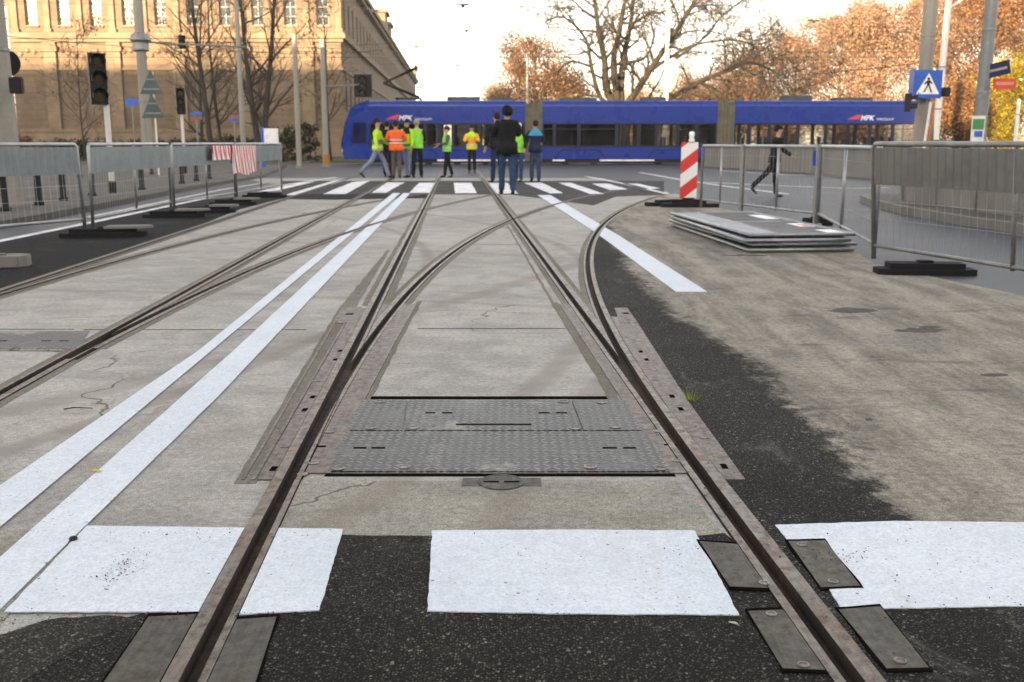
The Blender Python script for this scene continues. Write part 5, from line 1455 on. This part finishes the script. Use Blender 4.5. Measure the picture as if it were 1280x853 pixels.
# striped warning boards on the far left panel
def chevron_mat(name, ang, period, red=(.52, .03, .05), duty=.5, soft=.0):
    t = NT(name); x, y, z = t.xyz()
    u = t.math('ADD', t.math('MULTIPLY', x, math.cos(ang)), t.math('MULTIPLY', z, math.sin(ang)))
    k = t.math('GREATER_THAN', t.math('FRACT', t.math('DIVIDE', u, period)), duty)
    n = t.noise(9, 5, .7)
    c = t.mix(k, (.74, .72, .70), red); c = t.mix(t.ramp(n, .55, .8, 0, .4), c, (.3, .25, .22))
    return t.set(c, .45)
M['stripes'] = chevron_mat('stripes', 0.25, .16)
M['stripes_beacon'] = chevron_mat('stripes_beacon', R(90 + 38), .37, (.60, .03, .02), .5)
for px0, px1, py0, py1, lab in ((272, 294, 181, 200, 'upper striped red and white board hanging on the far left barrier'), (296, 325, 180, 217, 'larger sagging red and white striped board on the far left barrier')):
    Yb = 20.2 if px0 < 280 else 21.4
    xb = -5.36
    ya, yb = xb * FPX / (px0 - 640), xb * FPX / (px1 - 640)
    z0, z1 = Z_at(py1, (ya + yb) / 2), 1.10
    n = 10; vs = []
    for i in range(n + 1):
        y = ya + (yb - ya) * i / n; dx = .02 * math.sin(i * 1.9)
        vs += [((y - ya), dx - .004, z0 + .03 * math.sin(i * .8) * (1 if px0 > 280 else 0)), ((y - ya), dx * .3 - .004, z1), ((y - ya), dx + .004, z0 + .03 * math.sin(i * .8) * (1 if px0 > 280 else 0)), ((y - ya), dx * .3 + .004, z1)]
    fs = []
    for i in range(n):
        b_ = 4 * i; fs += [(b_, b_ + 4, b_ + 5, b_ + 1), (b_ + 2, b_ + 3, b_ + 7, b_ + 6), (b_ + 1, b_ + 5, b_ + 7, b_ + 3), (b_, b_ + 2, b_ + 6, b_ + 4)]
    fs += [(0, 1, 3, 2), (4 * n, 4 * n + 2, 4 * n + 3, 4 * n + 1)]
    o = MB().add(vs, fs).build('striped_board', M['stripes']); o.location = (xb, ya, 0); o.rotation_euler = (0, 0, R(90)); props(o, lab, 'warning board', 'striped boards on the left barrier')

# right barriers
RFp = [((3.26, 17.55), (3.62, 16.15), 'short barrier panel between the red and white beacon and the first post'), ((3.64, 16.1), (4.20, 14.1), 'barrier panel behind the stack of flat panels'), ((4.22, 14.0), (3.50, 9.75), 'long barrier panel leading to the near right corner')]
for a, b, l_ in RFp: fence_panel(a, b, l_, board=False, mids=1, bars=.1, h=1.10)
fence_panel((3.46, 9.62), (4.42, 6.15), 'nearest right barrier panel with a ribbed board, leaning outwards', tilt=4.5, mids=1, dark=True, h=1.14)
for a, l_ in (((3.63, 16.12), 'square post joining the first two right barriers'), ((4.21, 14.05), 'thick square post joining the right barriers behind the flat stack')):
    o = bevel(MB().box(-.035, .035, -.035, .035, .0, 1.13).box(-.07, .07, -.07, .07, .0, .05).build('barrier_post', M['steel_galv']), .004); o.location = (*a, 0); props(o, l_, 'post')
# blue stickers on the right barriers (two small plates)
for px, py, Y, l_ in ((1019, 178 + 20, 14.2, 'small blue tag on the barrier behind the flat stack'), (1100, 196, 10.4, 'small blue tag on the long right barrier')):
    o = MB().box(-.03, .03, -.006, .006, -.10, .10).build('blue_tag', M['sign_blue']); o.location = (X_at(px, Y), Y - .03, Z_at(py, Y)); props(o, l_, 'tag')
# guide beacon with lamp
gb = empty('guide_beacon', (3.20, 18.5, 0), R(-4), 'red and white striped guide beacon with a small lamp, standing in a rubber foot', 'beacon')
bevel(MB().box(-.15, .15, -.02, .02, .16, 1.16).build('panel', M['stripes_beacon'], gb), .008)
MB().lathe((0.03, 0, 1.16), [(.05, 0), (.055, .03), (.035, .08), (.05, .12), (.045, .17), (.02, .19)], 14).build('lamp', M['sign_white'], gb, True)
MB().prism([(-.5, -.12), (-.36, -.19), (.4, -.19), (.55, -.1), (.5, .14), (-.45, .16)], .003, .07).prism([(-.3, -.13), (.32, -.13), (.3, .12), (-.3, .12)], .0702, .14).box(-.1, .1, -.05, .05, .1402, .17).build('rubber_foot', M['rubber'], gb)
o = MB().prism([(-.45, -.12), (.3, -.16), (.48, .0), (.3, .15), (-.4, .12)], .003, .07).prism([(-.2, -.09), (.25, -.1), (.25, .09), (-.2, .08)], .0702, .11).build('spare_rubber_block', M['rubber']); o.location = (2.86, 18.9, 0); o.rotation_euler = (0, 0, .5); props(o, 'spare black rubber foot lying left of the red and white beacon', 'barrier foot')
# stack of flat barrier panels
P0, P1, P3s = Vector(at(936, 317)), Vector(at(1070, 312)), Vector(at(846, 286))
for i in range(4):
    jig = [(0, 0, 0), (.05, .04, .02), (-.06, -.03, -.015), (.02, .03, .01)][i]
    d = (P3s - P0); Ln = 3.45; ang = math.atan2(d.y, d.x) + jig[2]
    o = empty('flat_barrier', (P0.x + jig[0], P0.y + jig[1], .035 + i * .052), ang, ['lowest', 'second lowest', 'second highest', 'topmost'][i] + ' barrier panel in the flat stack on the right of the road', 'barrier', 'barrier panels stacked flat')
    f = MB(); wd = 1.13
    f.tube([(0, -wd, 0), (0, 0, 0), (Ln, 0, 0), (Ln, -wd, 0), (0, -wd, 0)], .020, 8); f.tube([(0, -.36, 0), (Ln, -.36, 0)], .014, 8) ; f.tube([(Ln * .5, 0, 0), (Ln * .5, -wd, 0)], .014, 8)
    f.build('frame', M['steel_galv'], o, True)
    g_ = MB(); x = .08
    while x < Ln: g_.tube([(x, -.01, 0), (x, -wd + .01, 0)], .0025, 4, cap=False); x += .055
    g_.build('wire_mesh', M['steel_worn'], o, fix=False)
    bb = MB().box(.05, Ln - .05, -.34, -.03, -.004, .004); 
    bb.build('sheet_board', M['board'], o)
    if i == 3:
        MB().box(.03, Ln - .05, -1.10, -.38, -.006, -.001).build('infill_sheet', M['board'], o)
        for k, (a_, b_) in enumerate(((.15, .55), (1.0, 1.45), (2.2, 2.9))): MB().box(a_, b_, -1.10, -.92, .0, .005).build('sticker', M['sign_white'], o)
        MB().box(1.02, 1.3, -1.08, -.98, .0052, .0072).build('sticker', M['sign_red'], o)

# bollards
for px, py in ((8, 272), (50, 264), (80, 257.5), (116, 251), (178, 243), (228, 234.5), (246, 231), (262, 228), (190, 222), (100, 226)):
    w = at(px, py)
    o = MB().lathe((0, 0, .1), [(.085, 0), (.085, .05), (.06, .07), (.055, .8), (.07, .82), (.07, .86), (.045, .92), (.01, .94)], 14).build('bollard', M['black_plastic'], None, True)
    o.location = (w.x, w.y, 0)
    props(o, {8: 'black bollard nearest to the left edge of the photo', 50: 'second black bollard from the left edge', 80: 'third black bollard, left of the barrier joint', 116: 'black bollard right behind the nearest barrier joint', 178: 'black bollard right of the large traffic light post', 228: 'black bollard left of a close pair', 246: 'left bollard of the close pair near the striped boards', 262: 'right bollard of the close pair near the striped boards', 190: 'far black bollard deep on the left pavement', 100: 'far black bollard on the left pavement, left of the traffic light post'}[px], 'bollard', 'bollards along the left pavement')

# litter on the road: leaves and stones, each a thing
rng = random.Random(17)
LT = [((121, 593), 'yellow', .02, 'curled yellow leaf lying on the double white line'), ((864, 502), 'green', .035, 'tuft of yellow green grass beside the right rail'), ((900, 503), 'green', .0, ''), ((876, 631), 'red', .012, 'tiny red scrap on the rough concrete left of the right rail'),
      ((917, 785), 'pale', .016, 'small pale leaf below the middle zebra block'), ((97, 514), 'twig', .05, 'thin dark twig on the slab between the rail and the double line'), ((92, 678), 'clod', .02, 'dark clod of dirt on the corner of the left zebra block')]
M['l_yellow'] = simple('leaf_y', (.55, .42, .05), .7); M['l_green'] = simple('leaf_g', (.22, .26, .03), .8); M['l_red'] = simple('scrap_r', (.6, .06, .03), .5); M['l_pale'] = simple('leaf_p', (.45, .42, .34), .7); M['l_dark'] = simple('clod_d', (.04, .033, .028), .95)
def leaf(x, y, s, mat, label, group=None):
    a = rng.uniform(0, 6.28); mb = MB(); n = 7; top = []; bot = []
    for i in range(n):
        f = i / (n - 1); w_ = .42 * math.sin(math.pi * f) ** .8; top.append((s * (f - .5) * 2, s * w_, s * .25 * abs(math.sin(f * 3)))); bot.append((s * (f - .5) * 2, -s * w_, s * .35 * abs(math.sin(f * 2.2))))
    mid = [(s * (i / (n - 1) - .5) * 2, 0, .001) for i in range(n)]
    vs = top + mid + bot; fs = [(i, i + 1, n + i + 1, n + i) for i in range(n - 1)] + [(n + i, n + i + 1, 2 * n + i + 1, 2 * n + i) for i in range(n - 1)]
    o = mb.add(vs, fs).build('fallen_leaf', M[mat], fix=False); o.location = (x, y, .0095); o.rotation_euler = (0, 0, a); return props(o, label, 'leaf', group)
for (p, k, s, lab) in LT:
    if not lab: continue
    w = at(*p)
    if k in ('yellow', 'pale', 'red'): leaf(w.x, w.y, s, 'l_' + k, lab)
    elif k == 'green':
        mb = MB()
        for i in range(22):
            a = rng.uniform(0, 6.28); l_ = rng.uniform(.03, .06); mb.add([(-.002 + .02 * math.cos(a), .02 * math.sin(a), 0), (.002 + .02 * math.cos(a), .02 * math.sin(a), 0), (.05 * math.cos(a), .05 * math.sin(a), l_)], [(0, 1, 2)])
        o = mb.build('grass_tuft', M['l_green'], fix=False); o.location = (w.x, w.y, .004); props(o, lab, 'weed')
    elif k == 'twig':
        o = MB().tube([(-.06, 0, .006), (-.02, .006, .012), (.06, .018, .006)], [.003, .003, .002], 6).build('twig', M['l_dark']); o.location = (w.x, w.y, .002); props(o, lab, 'twig')
    else:
        o = MB().lathe((0, 0, 0), [(.010, 0), (.013, .004), (.009, .009), (.003, .011)], 9).build('dirt_clod', M['l_dark']); o.location = (w.x, w.y, .008); props(o, lab, 'dirt')
# loose grit, uncountable
gm = MB(); 
for (c_, n, sx_, sy_) in (((1230, 800), 240, .10, .10), ((340, 772), 160, .14, .010), ((150, 715), 120, .018, .07), ((1050, 700), 70, .05, .03), ((900, 690), 60, .1, .02), ((640, 775), 150, .35, .012), ((300, 672), 60, .3, .02), ((880, 560), 120, .03, .4), ((1000, 640), 200, .25, .5), ((100, 780), 200, .15, .03)):
    w = at(*c_)
    for i in range(n):
        x, y = w.x + rng.gauss(0, sx_), w.y + rng.gauss(0, sy_)
        if y < .5: continue
        s = rng.uniform(.0012, .0042); z = .0085
        p = [Vector((rng.uniform(-1, 1), rng.uniform(-1, 1), rng.uniform(-.3, .9))).normalized() * s for _ in range(4)]
        c0_ = Vector((x, y, z)); gm.add([c0_ + p[0], c0_ + p[1], c0_ + p[2], c0_ + p[3]], [(0, 1, 2), (0, 2, 3), (0, 3, 1), (1, 3, 2)])
go = gm.build('grit', M['l_dark']); props(go, 'loose dark grit scattered on the near road', 'grit', kind='stuff')
# ============================================================ people
def cloth(name, col, rough=.85, var=.25): return simple(name, col, rough, 0, var, 6, .3, 40)
M['skin'] = simple('skin', (.42, .24, .17), .55, 0, .1)
for n_, c_ in {'hv_yellow': (.42, .72, .02), 'hv_green': (.22, .62, .06), 'hv_orange': (.85, .13, .02), 'hv_amber': (.85, .40, .03), 'grey_band': (.12, .13, .14), 'reflect': (.55, .56, .56),
               'jeans_pale': (.16, .21, .30), 'jeans': (.03, .055, .12), 'black_cloth': (.012, .012, .013), 'navy': (.015, .025, .06), 'dark_olive': (.016, .017, .012), 'cyan': (.02, .26, .42), 'grey_cloth': (.09, .09, .10), 'brown_grey': (.10, .085, .075)}.items():
    M[n_] = cloth(n_, c_)
M['hair_dark'] = simple('hair_dark', (.02, .013, .01), .7); M['hair_grey'] = simple('hair_grey', (.22, .21, .20), .7); M['shoe'] = simple('shoe', (.015, .014, .013), .5); M['eye'] = simple('eye', (.02, .02, .02), .2); M['helmet'] = simple('helmet', (.75, .75, .72), .3)

def skin_mesh(name, verts, edges, mat, parent, sub=1, fold=0):
    """verts: [(pos, rx, ry)]; first one is the root"""
    me = bpy.data.meshes.new(name); me.from_pydata([tuple(v[0]) for v in verts], edges, []); me.update()
    o = bpy.data.objects.new(name, me); C.objects.link(o)
    sk = o.modifiers.new('s', 'SKIN'); sk.branch_smoothing = .6
    for i, v in enumerate(verts):
        d = me.skin_vertices[0].data[i]; d.radius = (v[1], v[2] if len(v) > 2 else v[1]); d.use_root = (i == 0)
    if sub:
        ss = o.modifiers.new('u', 'SUBSURF'); ss.levels = sub; ss.render_levels = sub
    dg = bpy.context.evaluated_depsgraph_get(); dg.update()
    m2 = bpy.data.meshes.new_from_object(o.evaluated_get(dg)); bpy.data.objects.remove(o)
    if fold:
        m2.update()
        sd_ = random.random() * 50
        for v in m2.vertices:
            p = v.co; k = noise.noise((p.x * 9 + sd_, p.y * 9, p.z * 16)) + .6 * noise.noise((p.x * 22, p.y * 22 + sd_, p.z * 34))
            v.co = p + v.normal * (k * fold)
    return link(name, m2, mat, parent, True)

def hair_cap(name, c, rx, ry, dz, tilt, mat, parent):
    n, k = 18, 8; vs = []; fs = []; Rm = Matrix.Rotation(R(tilt), 4, 'X')
    for j in range(k):
        ph = (j / (k - 1)) * R(118); z = math.cos(ph) * (.108 if j < 5 else dz * .75); r = math.sin(ph)
        for i in range(n):
            a = 2 * math.pi * i / n
            vs.append(c + Rm @ Vector((rx * max(r, .02) * math.cos(a), ry * max(r, .02) * math.sin(a), z)))
    fs = [(j * n + i, j * n + (i + 1) % n, (j + 1) * n + (i + 1) % n, (j + 1) * n + i) for j in range(k - 1) for i in range(n)] + [tuple(range(n))]
    return MB().add(vs, fs).build(name, mat, parent, True)
def ring_band(pts, name, mat, parent):
    """thin closed band: list of (centre, rx, ry) rings"""
    n = 20; vs = []; 
    for (c, rx, ry) in pts:
        for k in range(n): a = 2 * math.pi * k / n; vs.append((c[0] + rx * math.cos(a), c[1] + ry * math.sin(a), c[2]))
    fs = [(i * n + k, i * n + (k + 1) % n, (i + 1) * n + (k + 1) % n, (i + 1) * n + k) for i in range(len(pts) - 1) for k in range(n)]
    return MB().add(vs, fs).build(name, mat, parent, True, fix=False)

def person(px, py, hpx, rz, label, jacket, trousers, legs=((8, 4), (-6, 4)), arms=((5, 12, 15), (5, 12, 15)), hair='hair_dark', cap=None, bulk=1.0, lean=0, hood=False, bands=(), hem=.86, head_turn=0, shoe='shoe', vest=None, collar=None, shoulders=None):
    g = at(px, py); Ys_ = g.y; H = hpx / FPX * Ys_ * 1.01
    s = H / 1.78
    o = empty('person', (g.x, g.y, 0), rz, label, 'person', None)
    o.scale = (s, s, s)
    LN = math.tan(R(lean))
    hipz = .93
    drop = min(.42 * (1 - math.cos(R(a))) + .42 * (1 - math.cos(R(a - b))) for a, b in legs) if legs else 0
    hipz -= drop
    def T(x, y, z): return Vector((x, y + (z - hipz) * LN if z > hipz else y, z))
    leg = []
    for sx_, (a, b) in zip((-1, 1), legs):
        hp = Vector((.085 * sx_, 0, hipz)); kn = hp + Vector((.01 * sx_, math.sin(R(a)) * .43, -math.cos(R(a)) * .43)); an = kn + Vector((0.005 * sx_, math.sin(R(a - b)) * .42, -math.cos(R(a - b)) * .42))
        leg.append((hp, kn, an, R(a - b)))
    arm = []
    for sx_, (fw, out, bend) in zip((-1, 1), arms):
        sh_ = T(.185 * sx_ * (1 + .2 * (bulk - 1)), 0, hipz + .51)
        ud_ = Vector((math.sin(R(out)) * sx_, math.sin(R(fw)) * math.cos(R(out)), -math.cos(R(fw)) * math.cos(R(out))))
        el = sh_ + ud_ * .29
        f2 = R(fw + bend); inw = math.sin(R(out)) * sx_ * (.4 if bend < 60 else -1.6)
        ld = Vector((inw, math.sin(f2), -math.cos(f2))).normalized(); wr = el + ld * .25
        arm.append((sh_, el, wr, ld))
    # body: one continuous figure
    V = [(T(0, 0, hipz), .11, .08)]; E = []
    def chain(par, items):
        for it in items: V.append(it); E.append((par, len(V) - 1)); par = len(V) - 1
        return par
    ch = chain(0, [(T(0, 0, hipz + .16), .105, .075), (T(0, .005, hipz + .36), .125, .085), (T(0, 0, hipz + .49), .08, .06)])
    nk = chain(ch, [(T(0, .005, hipz + .575), .052, .055), (T(0, .015, hipz + .64), .062, .070), (T(0, .012, hipz + .715), .073, .090), (T(0, .008, hipz + .785), .070, .086), (T(0, .0, hipz + .835), .035, .045)])
    hd = nk - 2
    for i, (hp, kn, an, fa) in enumerate(leg):
        sx_ = (-1, 1)[i]
        chain(0, [(hp + Vector((0, 0, -.03)), .07, .07), (kn, .045, .047), (an.lerp(kn, .65), .045, .047), (an + Vector((0, 0, .02)), .032, .034), (an + Vector((0, .05 * math.cos(fa), -.045)), .028, .024)])
    for i, (sh_, el, wr, ld) in enumerate(arm):
        sx_ = (-1, 1)[i]
        w_ = chain(ch, [(sh_, .042, .042), (el, .036, .036), (wr, .027, .025)])
        pm = chain(w_, [(wr + ld * .07, .034, .018)])
        side = ld.cross(Vector((0, 1, 0)) if abs(ld.y) < .9 else Vector((0, 0, 1))).normalized()
        nrm = ld.cross(side)
        for k in range(4):
            off = side * ((k - 1.5) * .018); ln = (.062, .075, .070, .055)[k]
            chain(pm, [(wr + ld * .10 + off, .0085), (wr + ld * (.10 + ln * .5) + off + nrm * .006, .008), (wr + ld * (.10 + ln) + off + nrm * .018, .006)])
        chain(w_, [(wr + ld * .045 + side * .033, .010), (wr + ld * .085 + side * .048 + nrm * .01, .008)])
    body = skin_mesh('body', V, E, M['skin'], o, 1)
    hc = Vector(V[hd][0])
    # nose, ears, eyes belong to the head
    fm = MB(); fy = .098
    fm.add([hc + Vector((-.014, fy - .012, -.02)), hc + Vector((.014, fy - .012, -.02)), hc + Vector((0, fy + .018, -.022)), hc + Vector((0, fy - .008, .025))], [(0, 1, 2), (0, 2, 3), (1, 3, 2), (0, 3, 1)])
    fm.build('nose', M['skin'], body)
    for sx_ in (-1, 1):
        MB().lathe((hc.x + .030 * sx_, hc.y + fy - .020, hc.z + .012), [(.002, .014), (.010, .008), (.011, 0), (.004, -.004)], 8, axis='y').build('eye', M['eye'], body)
        MB().lathe((hc.x + .078 * sx_, hc.y - .005, hc.z - .01), [(.012, -.012), (.028, -.004), (.024, .008), (.008, .010)], 8, axis='x').build('ear', M['skin'], body)
    MB().add([hc + Vector((-.024, fy - .013, -.052)), hc + Vector((.024, fy - .013, -.052)), hc + Vector((.018, fy - .012, -.062)), hc + Vector((-.018, fy - .012, -.062))], [(0, 1, 2, 3)]).build('mouth', M['tram_red'], body, fix=False)
    # trousers
    V2 = [(T(0, 0, hipz + .02), .158 * bulk ** .5, .122 * bulk ** .5), (T(0, 0, hipz + .20), .135 * bulk ** .5, .105 * bulk ** .5)]; E2 = [(0, 1)]
    for i, (hp, kn, an, fa) in enumerate(leg):
        b0 = len(V2); V2 += [(hp + Vector((0, 0, -.06)), .098, .10), (kn, .068, .070), (an.lerp(kn, .45), .063, .066), (an + Vector((0, -.005, -.035)), .060, .064)]
        E2 += [(0, b0), (b0, b0 + 1), (b0 + 1, b0 + 2), (b0 + 2, b0 + 3)]
    skin_mesh('trousers', V2, E2, M[trousers], o, 2, .012)
    for i, (hp, kn, an, fa) in enumerate(leg):
        f_ = an; dn = Vector((0, math.cos(fa), math.sin(min(fa, 0)) if fa < 0 else math.sin(fa) * .5))
        dz = max(0.0, 0)
        skin_mesh('shoe', [(f_ + Vector((0, -.03, -.035)), .045, .042), (f_ + dn * .09 + Vector((0, 0, -.052)), .048, .034), (f_ + dn * .18 + Vector((0, 0, -.062)), .038, .024)], [(0, 1), (1, 2)], M[shoe], o, 1)
    # jacket
    b = bulk
    V3 = [(T(0, 0, hipz + .30), .178 * b, .135 * b)]; E3 = []
    def ch3(par, items):
        for it in items: V3.append(it); E3.append((par, len(V3) - 1)); par = len(V3) - 1
        return par
    ch3(0, [(T(0, 0, hipz + .12), .172 * b, .135 * b), (T(0, 0, hipz - .08 - (1 - hem) * .2), .176 * b, .14 * b)])
    cc_ = ch3(0, [(T(0, 0, hipz + .47), .135 * b, .105 * b)])
    ch3(cc_, [(T(0, 0, hipz + .575), .070, .072)])
    for (sh_, el, wr, ld) in arm: ch3(cc_, [(sh_, .080 * b, .078 * b), (el, .062 * b, .062 * b), (wr, .044 * b, .044 * b)])
    jk = skin_mesh('jacket', V3, E3, M[jacket], o, 2, .014)
    if not vest: ring_band([(T(0, 0, hipz + .14), .10 * b, .08 * b), (T(0, 0, hipz + .12), .180 * b, .142 * b), (T(0, 0, hipz + .02), .186 * b, .148 * b), (T(0, 0, hipz - .06 - (1 - hem) * .1), .190 * b, .150 * b), (T(0, 0, hipz - .062 - (1 - hem) * .1), .12 * b, .10 * b)], 'jacket_hem', M[jacket], o)
    if shoulders:
        ring_band([(T(0, 0, hipz + .40), .215 * b, .150 * b), (T(0, 0, hipz + .48), .19 * b, .140 * b), (T(0, 0, hipz + .545), .11 * b, .10 * b), (T(0, 0, hipz + .60), .075, .08)], 'shoulder_yoke', M[shoulders], o)
    if vest:
        ring_band([(T(0, 0, hipz - .03), .195 * b, .160 * b), (T(0, 0, hipz + .12), .190 * b, .156 * b), (T(0, 0, hipz + .30), .200 * b, .158 * b), (T(0, 0, hipz + .44), .190 * b, .148 * b), (T(0, 0, hipz + .53), .125 * b, .112 * b), (T(0, 0, hipz + .56), .085 * b, .09)], 'vest', M[vest], o)
    for (z0, z1, m_) in bands:
        e_ = .018 if not vest else .027
        k = .172 * b if not vest else .182 * b
        ring_band([(T(0, 0, hipz + z0), k + e_, .137 * b + e_), (T(0, 0, hipz + (z0 + z1) / 2), k + e_ + .002, .137 * b + e_ + .002), (T(0, 0, hipz + z1), k + e_, .137 * b + e_)], 'reflective_band', M[m_], o)
    # hair, cap, hood
    up = T(0, 0, hipz + .76)
    if hood:
        hair_cap('hood', up + Vector((0, -.03, -.02)), .112, .135, .20, 22, M[jacket], o)
    elif cap:
        MB().lathe(tuple(up + Vector((0, .003, -.005))), [(.098, 0), (.102, .03), (.088, .085), (.05, .115), (.01, .122)], 18).prism([(-.07, .08), (.07, .08), (.05, .15), (-.05, .15)], 0, .012, M=Matrix.Translation(up)).build('cap', M[cap], o, True)
    else:
        hair_cap('hair', up + Vector((0, -.014, -.012)), .084, .105, .14, 24, M[hair], o)
    return o
pi = math.pi
# standing person: +Y of the figure is where it faces
person(473, 223, 74, -pi / 2, 'walking person in a yellow hi-vis jacket with grey band and pale jeans', 'hv_yellow', 'jeans_pale', legs=((24, 6), (-26, 22)), arms=((20, 10, 35), (-5, 10, 20)), bands=((.10, .24, 'grey_band'), (.0, .03, 'reflect')), bulk=1.06)
person(485, 220.5, 66, 0, 'person in dark clothes half hidden between the yellow and the orange jackets', 'black_cloth', 'black_cloth', legs=((3, 2), (-3, 2)))
person(496, 223, 69, .1, 'person in a bright orange hi-vis jacket seen from behind in the huddle', 'hv_orange', 'brown_grey', legs=((5, 3), (-4, 3)), arms=((15, 24, 70), (15, 24, 70)), bands=((.14, .18, 'reflect'), (.24, .275, 'reflect')), bulk=1.22)
person(510, 222, 70, pi * .8, 'person facing the camera behind the orange jacket, yellow vest hem and pale jeans', 'hv_yellow', 'jeans_pale', legs=((4, 2), (-4, 2)), bands=((.02, .10, 'grey_band'),), shoulders='black_cloth')
person(522, 222, 70, -.1, 'grey haired person in a plain green vest at the right of the huddle', 'black_cloth', 'black_cloth', legs=((-10, 0), (9, 5)), vest='hv_green', hair='hair_grey', arms=((20, 8, 60), (20, 8, 60)))
person(559, 222, 62, pi * .62, 'slim dark haired person in a yellow green vest turning towards the tram', 'grey_cloth', 'black_cloth', legs=((10, 3), (-14, 2)), vest='hv_green', arms=((18, 10, 70), (12, 10, 60)), bands=((.10, .13, 'reflect'),), bulk=.92)
person(590, 216, 57, pi, 'person facing the camera in an amber hi-vis jacket with hands together', 'hv_amber', 'black_cloth', legs=((2, 1), (-2, 1)), arms=((20, 16, 80), (20, 16, 80)), bands=((-.02, .06, 'hv_yellow'), (.10, .14, 'reflect')), shoulders='hv_yellow', bulk=1.08)
person(621, 228.5, 84, .5, 'dark dressed person mostly hidden behind the tall man in the black jacket', 'black_cloth', 'navy', legs=((3, 2), (-3, 2)))
person(634, 243, 107, .15, 'tall person in a black hooded winter jacket and blue jeans', 'black_cloth', 'jeans', legs=((9, 3), (-7, 4)), arms=((25, 14, 95), (25, 14, 95)), hood=True, bulk=1.18, hem=.4)
person(648, 227.5, 70, pi * .9, 'person in a pale cap and green vest behind the tall person', 'dark_olive', 'jeans', legs=((4, 2), (-6, 2)), vest='hv_green', cap='helmet', arms=((10, 14, 40), (10, 14, 40)))
person(669, 227.5, 74, .1, 'person in a navy jacket with bright cyan shoulders', 'navy', 'jeans', legs=((3, 1), (-4, 2)), shoulders='cyan', arms=((15, 12, 85), (15, 12, 85)), bulk=1.08)
person(966, 247, 88, -pi / 2, 'person in black striding behind the right barriers', 'black_cloth', 'black_cloth', legs=((8, 2), (-34, 14)), arms=((-14, 6, 25), (18, 6, 40)), lean=5, hair='hair_dark')

# ============================================================ air
hz = MB().box(-620, 620, -95, 720, -1.3, 60).build('haze', None or bpy.data.materials.new('haze'))
props(hz, 'thin sunlit haze over the square', 'haze', kind='stuff')
hm = hz.data.materials[0]; hm.use_nodes = True; ht = hm.node_tree; ht.nodes.clear()
ho = ht.nodes.new('ShaderNodeOutputMaterial'); hv = ht.nodes.new('ShaderNodeVolumePrincipled')
hv.inputs['Color'].default_value = (.95, .95, .95, 1); hv.inputs['Density'].default_value = .0004
ht.links.new(hv.outputs[0], ho.inputs['Volume'])
